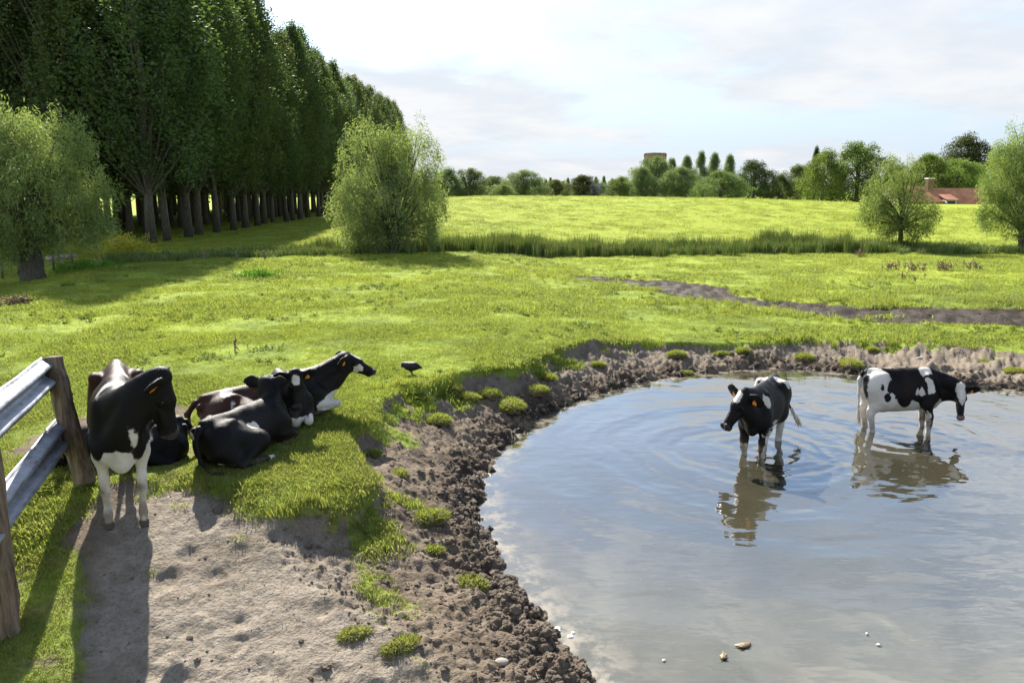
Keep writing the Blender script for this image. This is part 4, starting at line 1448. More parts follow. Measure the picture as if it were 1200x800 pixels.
def torso(c, dz=0.0, fat=1.0, tilt=0.0):
    z = lambda v: v + dz
    c.ell((.16, 0, z(.835)), (.48, .205 * fat, .335), .07)
    c.ell((-.20, 0, z(.80)), (.48, .250 * fat, .320), .09)
    c.ell((-.56, 0, z(.92)), (.28, .175, .215), .09)
    c.cone((.42, 0, z(1.085)), (-.10, 0, z(1.085)), .062, .062, .10)
    c.cone((-.10, 0, z(1.085)), (-.74, 0, z(1.115)), .062, .052, .10)
    c.ell((.38, 0, z(1.105)), (.17, .060, .080), .06)                      # withers
    for s in (-1, 1):
        c.ell((-.46, s * .185, z(1.085)), (.070, .040, .042), .06)         # hook bone
        c.ell((-.80, s * .100, z(1.02)), (.050, .038, .055), .05)          # pin bone
        c.ell((.39, s * .150, z(.88)), (.13, .060, .24), .08)              # shoulder blade
        c.cone((.36, s * .115, z(1.06)), (.52, s * .15, z(.76)), .04, .055, .07)
        c.ell((.53, s * .125, z(.74)), (.10, .070, .12), .07)              # point of shoulder
        c.ell((-.60, s * .130, z(.82)), (.19, .085, .25), .09)             # thigh
        c.cone((-.46, s * .17, z(1.05)), (-.42, s * .17, z(.72)), .03, .06, .08)
    c.ell((.56, 0, z(.67)), (.15, .095, .14), .08)                         # brisket


def foreleg(c, x, y, zt, foot, k=.04, scale=1.0):
    """standing front leg; foot=(x,y) on the ground"""
    fx, fy = foot
    kn = np.array([x * .45 + fx * .55 + .025, y * .45 + fy * .55, .385])
    el = np.array([x - .02, y, .64])
    c.chain([(x + .04, y * .95, zt), el], [.090, .080], .07)
    c.chain([el, kn + (0, 0, .06)], [.080, .048], .05)
    c.chain([kn + (0, 0, .06), kn - (0, 0, .05)], [.058, .052], .03)
    c.chain([kn - (0, 0, .05), (fx, fy, .15), (fx, fy, .11)], [.042, .037, .045], .03)
    c.chain([(fx, fy, .11), (fx + .045, fy, .055)], [.041, .040], .03)
    for s in (-1, 1):
        c.chain([(fx + .035, fy + s * .024 * c.rk, .045), (fx + .085, fy + s * .024 * c.rk, .016)], [.034, .022], .012)
        c.ell((fx - .035, fy + s * .022, .095), (.018, .014, .02), .012)


def hindleg(c, s, foot, dz=0.0):
    fx, fy = foot
    y = .15 * s
    st = np.array([-.40, .185 * s, .69])
    hk = np.array([fx - .075, (fy + y) / 2, .47])
    c.chain([(-.55, y, .92), st], [.15, .11], .10, ((0, 1, 0), .75))
    c.chain([(-.66, y, .88), hk + (.07, 0, .17)], [.125, .062], .10, ((0, 1, 0), .72))
    c.chain([st, hk + (.05, 0, .10), hk], [.11, .055, .048], .07, ((0, 1, 0), .8))
    c.chain([hk + (-.035, 0, .05), hk + (-.01, 0, -.05)], [.036, .044], .03)
    c.chain([hk, (fx - .01, fy, .16), (fx, fy, .115)], [.052, .041, .049], .03)
    c.chain([(fx, fy, .115), (fx + .04, fy, .055)], [.043, .040], .03)
    for q in (-1, 1):
        c.chain([(fx + .03, fy + q * .024 * c.rk, .045), (fx + .08, fy + q * .024 * c.rk, .016)], [.034, .022], .012)
        c.ell((fx - .04, fy + q * .022, .10), (.018, .014, .02), .012)


def paint(V, ops, base=.5):
    f = np.full(len(V), base)
    for kind, fn, args in ops:
        d = fn(V, *args)
        f = np.minimum(f, d) if kind == 'w' else np.maximum(f, -d)
    return f


def finish_cow(c, hd, W, Mx, ears, loc, rz, h, coat, label, tags, brown=None, mud=None, tail=None, tail_white=True, zfloor=0.0, scale=1.0, hoofs=True, pink=0.0, pitch=0.0):
    V, F = c.mesh(h, zfloor)
    wht = paint(V, coat)
    bro = np.clip(brown(V), 0, 1) if brown else np.zeros(len(V))
    hl = (V - np.asarray(hd['poll'])) @ Mx * (.47 / hd.get('L', .47))
    nose = sstep(.405, .43, hl[:, 0]) * (np.abs(hl[:, 1]) < .1) * (hl[:, 2] > -.2) * (hl[:, 2] < .05)
    mudv = np.clip(mud(V), 0, 1) if mud else np.zeros(len(V))
    hoof = sstep(.075, .055, V[:, 2]) if hoofs else np.zeros(len(V))
    if not hoofs and isinstance(hoofs, np.ndarray):
        hoof = hoofs
    root = empty('cow', loc, rz, label, 'cow', None)
    root.rotation_euler = (0, pitch, rz)
    root.scale = (scale,) * 3 if np.isscalar(scale) else scale
    if COWTEST:
        bpy.context.view_layer.update()
        for nm, pt in (('poll', hd['poll']), ('muzzle', W(.45, 0, -.09)), ('withers', (.38, 0, 1.18 + hd.get('dz', 0))), ('hip', (-.46, 0, 1.15 + hd.get('dz', 0)))):
            q_ = root.matrix_world @ Vector(tuple(float(v) for v in pt))
            x_, y_, z_ = q_.x, q_.y * CP - (q_.z - EYE) * SP, q_.y * SP + (q_.z - EYE) * CP
            print('line ', label[:34], nm, round(600 + FPX * x_ / y_), round(400 - FPX * z_ / y_))
    # short coat hair lying along the body
    rg = np.random.default_rng(11)
    tri = F[rg.integers(0, len(F), int(len(F) * 1.1))]
    wv = rg.dirichlet((1, 1, 1, 1), len(tri))
    bp = (V[tri] * wv[..., None]).sum(1)
    nn = np.cross(V[tri[:, 2]] - V[tri[:, 0]], V[tri[:, 3]] - V[tri[:, 1]])
    nn /= np.linalg.norm(nn, axis=1)[:, None] + 1e-12
    fl = np.array([-.75, 0, -.55]) + rg.normal(0, .28, (len(tri), 3))
    fl -= nn * (fl * nn).sum(1)[:, None]
    fl /= np.linalg.norm(fl, axis=1)[:, None] + 1e-9
    keep = (bp[:, 2] > .10) & ((wht[tri[:, 0]] != 99) & (nose[tri[:, 0]] < .1))
    bp, nn, fl, tri = bp[keep], nn[keep], fl[keep], tri[keep]
    ln = rg.uniform(.009, .018, len(bp))[:, None] * np.where(bp[:, 2:3] < .55, .55, 1.0)
    sw = np.cross(fl, nn) * .0016
    tipp = bp + (fl + nn * rg.uniform(.06, .30, len(bp))[:, None]) * ln
    HV = np.stack([bp - sw, bp + sw, tipp], 1).reshape(-1, 3)
    at = lambda a: np.repeat(a[tri[:, 0]], 3)
    mesh_from('coat_hair', HV, np.arange(len(HV)).reshape(-1, 3), M_COW, root, attrs={'white': at(wht), 'brown': at(bro), 'mud': at(mudv), 'hoof': at(hoof), 'nose': at(nose) * 0, 'pink': at(nose) * 0})
    mesh_from('body', V, F, M_COW, root, attrs={'white': wht, 'brown': bro, 'mud': mudv, 'hoof': hoof, 'nose': nose * (1 - pink), 'pink': nose * pink})
    g = hd.get('L', .47) / .47
    for s in (-1, 1):
        bm = bmesh.new()
        bmesh.ops.create_uvsphere(bm, u_segments=16, v_segments=12, radius=.0175 * g)
        e = bm_obj('eye', bm, M_EYE, root, True)
        e.location = W(.158, s * .0865, -.052)
    for s in tags:
        mid, ax, n_, b0, tip = ears[0 if s < 0 else 1]
        # a yellow-orange plastic flag hanging from the ear
        up = nrmz(np.cross(n_, ax))
        if up[2] > 0:
            up = -up
        dn = nrmz(up * .5 + np.array([0, 0, -1.0]))
        dn = nrmz(dn - n_ * np.dot(dn, n_))
        sd = nrmz(np.cross(dn, n_))
        p0 = b0 + (tip - b0) * .42 + n_ * .020
        bm = bmesh.new()
        prof = [(-.010, -.008), (.010, -.008), (.014, .010), (.028, .018), (.029, .058), (-.029, .058), (-.028, .018), (-.014, .010)]
        fr = [bm.verts.new(p0 + sd * a * g + dn * b * g) for a, b in prof]
        bk = [bm.verts.new(p0 + sd * a * g + dn * b * g + n_ * .004) for a, b in prof]
        bm.faces.new(fr)
        bm.faces.new(bk[::-1])
        for i in range(8):
            bm.faces.new((fr[i], fr[(i + 1) % 8], bk[(i + 1) % 8], bk[i]))
        bmesh.ops.recalc_face_normals(bm, faces=bm.faces[:])
        bm_obj('ear_tag', bm, M_TAG, root)
    if tail is not None:
        rg = np.random.default_rng(5)
        a, b = np.array(tail[0], float), np.array(tail[1], float)
        P = Pile()
        for i in range(90):
            o = rg.normal(0, .010, 3)
            e = b + rg.normal(0, .030, 3) * (.4 + rg.random())
            m_ = (a + b) / 2 + rg.normal(0, .018, 3)
            t = np.linspace(0, 1, 5)[:, None]
            p = (a + o) * (1 - t) ** 2 + 2 * m_ * t * (1 - t) + e * t ** 2
            P.tube(p, [.004, .005, .005, .004, .0015], 4, cap=False)
        P.build('tail_tuft', M_HAIRW if tail_white else M_HAIRB, root)
    return root


E_, N_ = d_ell, d_cone


def build_standing(loc, rz, hd, feet, coat, label, tags, h=.011, scale=1.0, brown=None, tailp=None, pitch=0.0, neck_fw=.22, pink=0.0, mudtop=.55, sh_low=(.50, 0, .80), fat=1.0, legk=1.0):
    c = Cow()
    torso(c, 0.0, fat)
    c.rk = legk
    foreleg(c, .42, .155, .80, feet[0])
    foreleg(c, .42, -.155, .80, feet[1])
    hindleg(c, 1, feet[2])
    hindleg(c, -1, feet[3])
    c.rk = 1.0
    W, Mx, ears = head_parts(c, hd, hd.get('L', .47))
    neck(c, hd, W, (.36, 0, 1.0), sh_low, neck_fw)
    # navel fold and udder
    c.ell((-.42, 0, .54), (.12, .09, .07), .08)
    tp = tailp or [(-.83, 0, 1.09), (-.885, 0, .98), (-.87, 0, .75), (-.85, .01, .56)]
    c.chain(tp, list(np.linspace(.038, .016, len(tp))), .035)
    t0, t1 = np.array(tp[-1]), np.array(tp[-1]) * 2 - np.array(tp[-2])
    t1 = t0 + nrmz(t1 - t0) * .27
    return finish_cow(c, hd, W, Mx, ears, loc, rz, h, coat, label, tags, brown, lambda V: sstep(mudtop, .10, V[:, 2]) * .8 + .8 * np.exp(-((V[:, 2] - .36) / .045) ** 2) * (V[:, 0] > .2), (t0, t1), True, 0.0, scale, True, pink, pitch)


def build_lying(loc, rz, hd, coat, label, tags, side=1, h=.011, scale=1.0, brown=None, dz=-.53, fore='folded', neck_fw=.2, tailp=None, tail_white=True, pitch=0.0, hindout=True, sink=.0):
    """sternal lying: chest on the ground, hind legs to one side"""
    c = Cow()
    torso(c, dz, 1.10)
    s = side
    for q in (-1, 1):                                # folded forelegs
        y = .17 * q
        if fore == 'folded' or (fore == 'one' and q != s):
            el, kn = (.42, y * 1.15, .17), (.70, y * .95, .085)
            c.chain([(.46, y, .32), el], [.11, .085], .08)
            c.chain([el, kn], [.085, .055], .05)
            c.chain([kn, (.50, y * 1.25, .045), (.42, y * 1.3, .040)], [.050, .034, .042], .03)
            c.chain([(.42, y * 1.3, .04), (.35, y * 1.3, .03)], [.040, .028], .02)
        else:
            el, kn = (.48, y * 1.15, .17), (.74, y * 1.25, .10)
            c.chain([(.46, y, .32), el], [.11, .085], .08)
            c.chain([el, kn], [.085, .052], .05)
            c.chain([kn, (.94, y * 1.2, .045)], [.046, .036], .03)
            c.chain([(.94, y * 1.2, .045), (1.04, y * 1.2, .035)], [.042, .034], .02)
    # hind legs: near one drawn up along the flank, other one under the belly
    st, hk, ft = (-.20, .34 * s, .27), (-.58, .44 * s, .085), (-.22, .47 * s, .05)
    c.chain([(-.55, .15 * s, .36), st], [.20, .13], .10)
    c.chain([(-.66, .20 * s, .25), (-.60, .30 * s, .16)], [.17, .12], .10)
    c.chain([st, hk], [.13, .058], .07)
    if hindout:
        c.chain([hk, ft], [.052, .038], .03)
        c.chain([ft, (-.10, .47 * s, .04)], [.044, .034], .02)
    c.chain([(-.5, -.15 * s, .3), (-.25, -.26 * s, .16)], [.19, .13], .10)
    W, Mx, ears = head_parts(c, hd, hd.get('L', .47))
    neck(c, hd, W, (.36, 0, 1.0 + dz), (.50, 0, .80 + dz), neck_fw)
    tp = tailp or [(-.83, 0, 1.08 + dz), (-.93, .02, .92 + dz), (-.95, .10 * s, .20), (-.88, .22 * s, .05)]
    c.chain(tp, list(np.linspace(.038, .016, len(tp))), .035)
    t0 = np.array(tp[-1])
    t1 = t0 + nrmz(t0 - np.array(tp[-2])) * .22
    t1[2] = max(t1[2], .03)
    return finish_cow(c, hd, W, Mx, ears, loc, rz, h, coat, label, tags, brown, lambda V: sstep(.16, .03, V[:, 2]) * .5, (t0, t1), tail_white, -sink, scale, False, 0.0, pitch)




def w_(fn, *a):
    return ('w', fn, a)


def b_(fn, *a):
    return ('b', fn, a)


def build_herd():
    # A: standing cow facing us, head turned to its left (picture right)
    fa = ground_at(150, 613)
    rzA = math.atan2(-fa[1], -fa[0]) - .03
    hd = {'poll': (.62, .37, 1.31), 'f': (.08, .26, -.94), 'u': (.14, 1.0, .26), 'tuft': 1.5, 'earL': (-.02, .22, -.03), 'earR': (-.02, .24, -.06), 'L': .50}
    coat = [w_(N_, (.16, .06, 1.17), (.10, -.17, 1.08), .07, .07), w_(N_, (.10, -.17, 1.08), (.14, -.26, .80), .07, .035), w_(N_, (-.44, .03, 1.2), (-.30, .06, 1.16), .045, .05),
            w_(E_, (.57, -.01, .64), (.20, .13, .21)), w_(N_, (.46, .16, .66), (.46, .16, .10), .13, .12), w_(N_, (.46, -.16, .64), (.44, -.16, .10), .12, .12),
            b_(E_, (.60, .14, .84), (.13, .10, .15)), b_(E_, (.54, -.20, .76), (.10, .08, .15)),
            w_(N_, (-.64, .15, .5), (-.62, .15, 0), .1, .1), w_(N_, (-.64, -.15, .5), (-.62, -.15, 0), .1, .1), w_(N_, (.78, .08, .95), (.74, .17, .78), .030, .040)]
    build_standing((fa[0] + .42 * .92 * -math.cos(rzA), fa[1] + .42 * .92 * -math.sin(rzA), fa[2] + .02), rzA, hd, [(.46, .13), (.40, -.145), (-.36, .02), (-.60, -.14)], coat,
                   'black cow standing by the fence post facing us, white legs and white shoulder stripe', (1, -1), .0095, (.92, 1.02, 1.06),
                   lambda V: sstep(-.0, -.3, V[:, 0]) * .9 + sstep(.6, .9, np.abs(V[:, 1]) / .25) * sstep(.3, .1, V[:, 0]) * .5, neck_fw=.24, mudtop=.45, fat=1.02, pitch=R(5), legk=.72)
    # E: black cow lying behind the standing one
    hd = {'poll': (.80, .10, .42), 'f': (.62, .10, -.75), 'u': (.7, 0, .7), 'dz': -.53}
    build_lying((-3.97, 7.82, gz(-3.97, 7.82) - .12), R(206), hd, [w_(E_, (.72, .16, .40), (.06, .06, .10))], 'black cow lying down, mostly hidden behind the standing cow', (1, -1), side=1, h=.013, scale=(.72, .85, .78))
    # B: front lying black cow, white spot on the flank
    hd = {'poll': (.54, .15, .84), 'f': (.80, .26, -.55), 'u': lvl((.80, .26, -.55)), 'earL': (-.03, .27, -.03), 'earR': (-.03, .27, -.02), 'dz': -.53}
    coat = [w_(N_, (-.22, -.26, .46), (-.12, -.28, .43), .065, .055), w_(N_, (-.12, -.28, .43), (.0, -.28, .42), .03, .02),
            w_(N_, (-.84, .14, .46), (-.95, .08, .05), .06, .08), w_(N_, (-.75, -.25, .08), (-.84, -.20, .0), .05, .06), w_(N_, (.10, -.42, .18), (-.12, -.46, .03), .045, .07),
            w_(E_, (.58, -.20, .46), (.03, .03, .05))]
    build_lying((-2.79, 8.12, gz(-2.79, 8.12) - .03), R(65), hd, coat, 'black cow lying nearest us with a small white spot on its flank', (1, -1), side=-1, scale=.82,
                tailp=[(-.83, -.02, .55), (-.93, -.06, .42), (-.97, -.16, .20), (-.92, -.27, .05)], tail_white=False, hindout=True)
    # D: lying at the back, brown rump, head in profile to the right
    hd = {'poll': (.96, .02, .72), 'f': (.78, -.16, -.62), 'u': lvl((.78, -.16, -.62)), 'earL': (-.06, .22, -.10), 'earR': (-.06, .21, -.12), 'dz': -.53}
    coat = [w_(N_, (-.50, -.10, .62), (-.46, -.34, .30), .085, .07), b_(E_, (-.36, -.20, .58), (.12, .18, .13)), w_(N_, (.33, -.02, .65), (.37, -.12, .60), .06, .04),
            w_(E_, (.62, -.05, .14), (.30, .30, .13)), w_(E_, (.74, -.18, .08), (.12, .12, .13)), w_(E_, (.9, -.2, .06), (.3, .14, .12)), w_(E_, (.9, .2, .06), (.3, .14, .12)), w_(N_, (1.03, .0, .73), (1.39, -.08, .45), .025, .035), w_(E_, (1.07, -.04, .50), (.07, .10, .06))]
    build_lying((-2.84, 9.26, gz(-2.84, 9.26) - .02), R(30), hd, coat, 'cow lying at the back with brown rump, its head in profile facing right', (1, -1), side=-1,
                brown=lambda V: sstep(.25, .05, V[:, 0]) * 1.4, fore='folded', pitch=R(-7), scale=(1.02, .92, .82), tailp=[(-.83, 0, .55), (-.94, -.02, .42), (-.97, -.14, .18), (-.93, -.30, .06)], neck_fw=.25)
    # C: lying between them, face towards us with a white star
    rzC = R(-62)
    hd = {'poll': (.62, .02, .74), 'earL': (-.02, .25, -.05), 'earR': (-.0, .25, -.02), 'dz': -.55}
    hd = face_dir(hd, (-2.6, 9.15), rzC)
    W0 = rot_axis(hd['f'], hd['u'])
    star = np.asarray(hd['poll']) + W0 @ np.array([.10, 0, .03])
    coat = [w_(E_, star, (.060, .05, .075)), w_(E_, (.66, .05, .06), (.12, .22, .10)), w_(E_, (.70, .2, .06), (.2, .1, .1))]
    build_lying((-2.68, 9.20, gz(-2.68, 9.20) + .02), rzC, hd, coat, 'black cow lying between two others, white star on its face looking at us', (1, -1), side=1, scale=(.66, .85, .85), dz=-.55, neck_fw=.1)
    # P: wading cow facing us
    p0, p1 = on_plane(878, 539, ZW), on_plane(903, 513, ZW)
    mid = (p0 + p1) / 2
    rzP = math.atan2(p0[1] - p1[1], p0[0] - p1[0])
    hd = {'poll': (.80, -.10, 1.17), 'f': (.60, -.40, -.69), 'u': lvl((.60, -.40, -.69), .05), 'earL': (-.0, .27, -.08), 'earR': (-.01, .28, -.03), 'L': .56}
    W0 = rot_axis(hd['f'], hd['u'])
    star = np.asarray(hd['poll']) + W0 @ np.array([.09, 0, .03])
    coat = [w_(E_, star, (.10, .07, .10)), w_(N_, (.52, -.02, 1.12), (.48, .20, .98), .045, .05), w_(N_, (-.45, -.30, 1.02), (-.52, .22, 1.10), .10, .10), w_(N_, (-.52, .25, 1.07), (-.82, .16, .90), .035, .035),
            w_(E_, (.05, .24, .52), (.18, .14, .17)), w_(E_, (.30, .2, .50), (.12, .1, .10)), w_(N_, (.44, .16, .64), (.42, .16, 0), .085, .09), w_(N_, (.44, -.155, .30), (.42, -.155, 0), .1, .1), w_(E_, (.53, -.18, .50), (.04, .06, .05)),
            w_(N_, (-.62, .2, .62), (-.62, .16, 0), .12, .14), w_(N_, (-.62, -.2, .62), (-.62, -.16, 0), .12, .14), w_(N_, (-.88, 0, .95), (-.90, 0, .4), .06, .06)]
    build_standing((mid[0], mid[1], ZW - .20), rzP, hd, [(.46, .13), (.40, -.14), (-.58, .13), (-.66, -.14)], coat, 'black wading cow facing us in the pond, white blaze, head turned to picture left', (1, -1), .011, (.85, .86, .95),
                   tailp=[(-.83, 0, 1.10), (-.90, .03, .98), (-.88, .14, .80), (-.90, .24, .64)], neck_fw=.25, fat=1.08, legk=1.18)
    # Q: wading cow in side view
    r0, r1 = on_plane(1021, 503, ZW), on_plane(1083, 503, ZW)
    mid = (r0 + r1) / 2
    hd = {'poll': (.99, -.20, .93), 'f': (-.12, -.43, -.88), 'u': lvl((-.16, -.44, -.88)), 'earL': (-.0, .29, -.08), 'earR': (-.02, .24, -.05), 'L': .50}
    W0 = rot_axis(hd['f'], hd['u'])
    bl = lambda x, y=0.0: np.asarray(hd['poll']) + W0 @ np.array([x, y, .02])
    coat = [w_(E_, (-.60, -.15, .62), (.34, .5, .60)), w_(E_, (-.15, -.2, .55), (.45, .5, .20)), w_(E_, (.22, -.2, .48), (.25, .5, .10)),
            b_(N_, (-.84, -.12, 1.12), (-.78, -.20, .66), .06, .045), b_(N_, (-.38, -.2, .91), (-.20, -.2, .93), .12, .15), b_(E_, (-.44, -.25, .77), (.060, .3, .070)), b_(E_, (-.55, -.2, .93), (.035, .3, .055)),
            b_(E_, (-.08, -.2, .70), (.13, .3, .12)), b_(E_, (-.18, -.2, .80), (.07, .3, .13)),
            w_(N_, (.34, -.05, 1.16), (.42, -.22, .88), .105, .055), w_(N_, (.17, -.25, .92), (.14, -.25, .78), .035, .04), w_(E_, (.25, -.25, .85), (.055, .2, .08)),
            w_(N_, (.44, -.16, .58), (.43, -.16, 0), .065, .09), w_(N_, (.44, .16, .58), (.43, .16, 0), .1, .1), w_(E_, (.62, -.10, .62), (.12, .16, .10)), b_(N_, (.33, -.2, .56), (.33, -.2, .28), .05, .04),
            w_(N_, (-.62, -.16, .6), (-.62, -.16, 0), .2, .2), w_(N_, (-.62, .16, .6), (-.62, .16, 0), .2, .2), w_(N_, (-.88, 0, 1.0), (-.90, 0, .4), .06, .06),
            w_(N_, bl(.02, -.01), bl(.20, .01), .080, .055), w_(N_, bl(.20, .01), bl(.34, .02), .045, .015), w_(E_, bl(.43), (.045, .045, .045))]
    build_standing((mid[0] + .035, mid[1], ZW - .17), R(-4), hd, [(.50, .16), (.46, -.16), (-.62, .14), (-.60, -.15)], coat, 'white and black patched wading cow in side view, head lowered to the right', (1, -1), .011, (.72, .86, .92),
                   neck_fw=.30, pink=.4, brown=lambda V: sstep(.18, .0, np.abs(V[:, 0] + .02)) * .15, sh_low=(.50, 0, .78), legk=1.22)


def face_dir(hd, at, rz):
    """turn the head so that the face looks toward the viewer's side of the pasture, chin down"""
    a = math.atan2(-at[1], -at[0]) - rz
    hz = np.array([math.cos(a), math.sin(a), 0])
    hd['f'] = nrmz(hz * .42 + np.array([.06, 0, -.90]))
    hd['u'] = nrmz(hz * .90 + np.array([0, 0, .42]))
    return hd


build_herd()

# ------------------------------------------------------------------ fence, bird, tussocks and small things
M_POST = simple('weathered wood', (.17, .125, .09), .85, nscale=3.0, namp=.5, bump=.9, spec=.2, stretch=(9, 9, 1))


def galvanised():
    m, nt, out = new_mat('galvanised steel')
    vec = mk(nt, 'ShaderNodeTexCoord').outputs['Object']
    n = noise(nt, vec, 7, 6, .65)
    n2 = noise(nt, mk(nt, 'ShaderNodeMapping', {'Vector': vec, 'Scale': (2, 2, 14)}).outputs[0], 3, 5, .6)
    c = mixc(nt, maprange(nt, n, .35, .65), (.20, .215, .245), (.34, .36, .40))
    c = mixc(nt, maprange(nt, n2, .56, .70, 0, .8), c, (.11, .075, .055))
    b = mk(nt, 'ShaderNodeBsdfPrincipled', {'Base Color': c, 'Metallic': .45, 'Roughness': maprange(nt, n, .3, .7, .42, .62)})
    nt.links.new(b.outputs[0], out.inputs[0])
    return m


def post(root, base, top, w, name='post'):
    rg = np.random.default_rng(int(abs(base[0] * 100)))
    P = Pile()
    t = np.linspace(0, 1, 14)
    path = np.array(base) + (np.array(top) - np.array(base)) * t[:, None] + np.column_stack([rg.normal(0, .006, (14, 2)), np.zeros(14)])
    V, F, T = tube_arrays(path, w / 2 * (1.12 - .16 * t), 14)
    ang = np.arctan2(V[:, 1] - np.interp(V[:, 2], path[:, 2], path[:, 1]), V[:, 0] - np.interp(V[:, 2], path[:, 2], path[:, 0]))
    crack = .010 * np.sin(ang * 5 + 1.3) * (np.sin(ang * 2 + V[:, 2]) > .2) + .006 * np.sin(ang * 9)
    cen = np.column_stack([np.interp(V[:, 2], path[:, 2], path[:, 0]), np.interp(V[:, 2], path[:, 2], path[:, 1]), V[:, 2]])
    d = V - cen
    V = V + d / (np.linalg.norm(d, axis=1)[:, None] + 1e-6) * crack[:, None]
    P.add(V, F, T)
    return P.build(name, M_POST, root, smooth=False)


def build_fence():
    M_GALV = galvanised()
    b2, b1 = ground_at(103, 566), ground_at(13, 738)
    root = empty('cattle_fence', (0, 0, 0), 0, 'old cattle fence of two steel crash barrier rails between weathered wooden posts', 'fence')
    t2 = at_dist(61, 418, b2[1] + .05)
    post(root, b2 - (0, 0, .2), t2, .155)
    b1 = b1 + np.array([-.085, 0, 0])
    t1 = at_dist(-34, 432, b1[1] + .02)
    post(root, b1 - (0, 0, .25), t1, .235)
    post(root, b1 + np.array([.115, -.03, -.2]), b1 + np.array([.060, 0, .98]), .115, 'brace_post')
    prof = [(.31 * t, .040 * (1 - math.cos(4 * math.pi * t)) * (1 if .04 < t < .96 else .3)) for t in np.linspace(0, 1, 29)]
    prof = [(-.004, -.012)] + prof + [(.314, -.012)]
    for far, near in (((56, 437), (-1, 486)), ((73, 507), (7, 593))):
        a = at_dist(far[0], far[1], b2[1] + .08)
        b = at_dist(near[0], near[1], b1[1] + .30)
        d = (b - a)
        b = a + d * 1.45
        ax = nrmz(d)
        side = nrmz(np.cross(ax, (0, 0, 1)))
        if side[0] < 0:
            side = -side
        side = nrmz(side + np.array([0, 0, .12]))
        up = nrmz(np.cross(side, ax))
        if up[2] < 0:
            up = -up
        P = Pile()
        n = 24
        rows = []
        for k in range(n + 1):
            c = a + (b - a) * k / n + up * .003 * math.sin(k * .5)
            rows.append([c + up * (h - .155) + side * v for h, v in prof] + [c + up * (h - .155) + side * (v - .005) for h, v in prof[::-1]])
        m_ = len(rows[0])
        V = np.array(rows).reshape(-1, 3)
        F = [(k * m_ + i, k * m_ + (i + 1) % m_, (k + 1) * m_ + (i + 1) % m_, (k + 1) * m_ + i) for k in range(n) for i in range(m_)]
        hp = len(prof)
        for e in (0, n):
            F += [(e * m_ + i, e * m_ + i + 1, e * m_ + m_ - 2 - i, e * m_ + m_ - 1 - i) for i in range(hp - 1)]
        P.add(V, F)
        r = P.build('rail', M_GALV, root, smooth=True)
        bm = bmesh.new()
        for q in (.10, .155):
            bmesh.ops.create_uvsphere(bm, u_segments=10, v_segments=6, radius=.014, matrix=Matrix.Translation(Vector(a + (b - a) * .03 + up * (q - .13) + side * .02)))
        bm_obj('bolt', bm, M_GALV, r, True)


build_fence()


def build_bird():
    q = ground_at(482, 440)
    c = Cow()
    c.ell((0, 0, .145), (.125, .068, .072), .03)
    c.cone((-.06, 0, .16), (-.16, 0, .135), .045, .018, .04)
    c.chain([(.07, 0, .17), (.115, 0, .175), (.135, 0, .150)], [.040, .026, .028], .03)
    c.cone((.150, 0, .145), (.185, 0, .128), .014, .004, .012)
    for s in (-1, 1):
        c.cone((-.01, .03 * s, .10), (.0, .03 * s, .075), .022, .012, .02)
        c.chain([(.0, .03 * s, .08), (-.015 - .02 * s, .032 * s, .045), (.0 - .02 * s, .034 * s, .008)], [.008, .0075, .0075], .006)
        for t in (-.5, 0, .5):
            c.cone((-.02 * s, .034 * s, .007), (.045 - .02 * s, .034 * s + .03 * t, .006), .0075, .005, .006)
    V, F = c.mesh(.0055)
    m = simple('black feathers', (.012, .013, .016), .5, nscale=40, namp=.4, bump=.4, spec=.25)
    root = empty('water_bird', q, R(165), 'small black water bird walking on the bank above the pond', 'bird')
    mesh_from('body', V, F, m, root)
    mb = simple('pale bill', (.55, .50, .45), .5)
    P = Pile()
    P.tube([(.160, 0, .146), (.182, 0, .132), (.198, 0, .122)], [.011, .008, .002], 8)
    P.build('bill', mb, root)


build_bird()


def tussock(px, py, r, lab, seed, tall=.13, squash=.55):
    rg = np.random.default_rng(seed)
    q = ground_at(px, py)
    root = empty('grass_tussock', (q[0], q[1], q[2] - .02), rg.uniform(0, 6.28), lab, 'tussock')
    elong = rg.uniform(.9, 1.7)
    bm = bmesh.new()
    bmesh.ops.create_icosphere(bm, subdivisions=4, radius=r)
    for v in bm.verts:
        c = np.array(v.co) / r
        f = 1 + .35 * float(vnoise(np.array([c[0] * 1.6 + seed]), np.array([c[1] * 1.6 + c[2]]), 1.0, seed)[0]) + .25 * float(vnoise(np.array([c[0] * 4 + seed]), np.array([c[1] * 4 + c[2] * 3]), 1.0, seed + 3)[0])
        v.co = v.co * f
        v.co.z *= squash
        v.co.x *= elong
    bm_obj('soil_mound', bm, M_SOIL, root, True)
    P, vals = Pile(), []
    n = int(2300 * min(1.6, (r / .17) ** 1.3))
    for i in range(n):
        a, e = rg.uniform(0, 6.28), math.asin(rg.uniform(.12, 1))
        o = np.array([math.cos(a) * math.cos(e), math.sin(a) * math.cos(e), math.sin(e)])
        b = o * r * np.array([elong, 1, squash]) * rg.uniform(.85, 1.12)
        d = nrmz(o * np.array([.9, .9, .2]) + np.array([0, 0, .6]) + rg.normal(0, .42, 3))
        L = tall * rg.uniform(.5, 1.2)
        s = nrmz(np.cross(d, rg.normal(0, 1, 3))) * .0030
        p1, p2 = b + d * L * .6, b + d * L * .95 + np.array([o[0] * .3, o[1] * .3, -.35]) * L * rg.uniform(.2, 1.0)
        P.add([b - s, b + s, p1 + s * .8, p1 - s * .8, p2], [(0, 1, 2, 3)], [(3, 2, 4)])
        vals += [rg.random()] * 5
    P.build('grass', M_BLADE_DRY if r > .115 else M_BLADE_DULL, root, smooth=False, attrs={'v': vals})


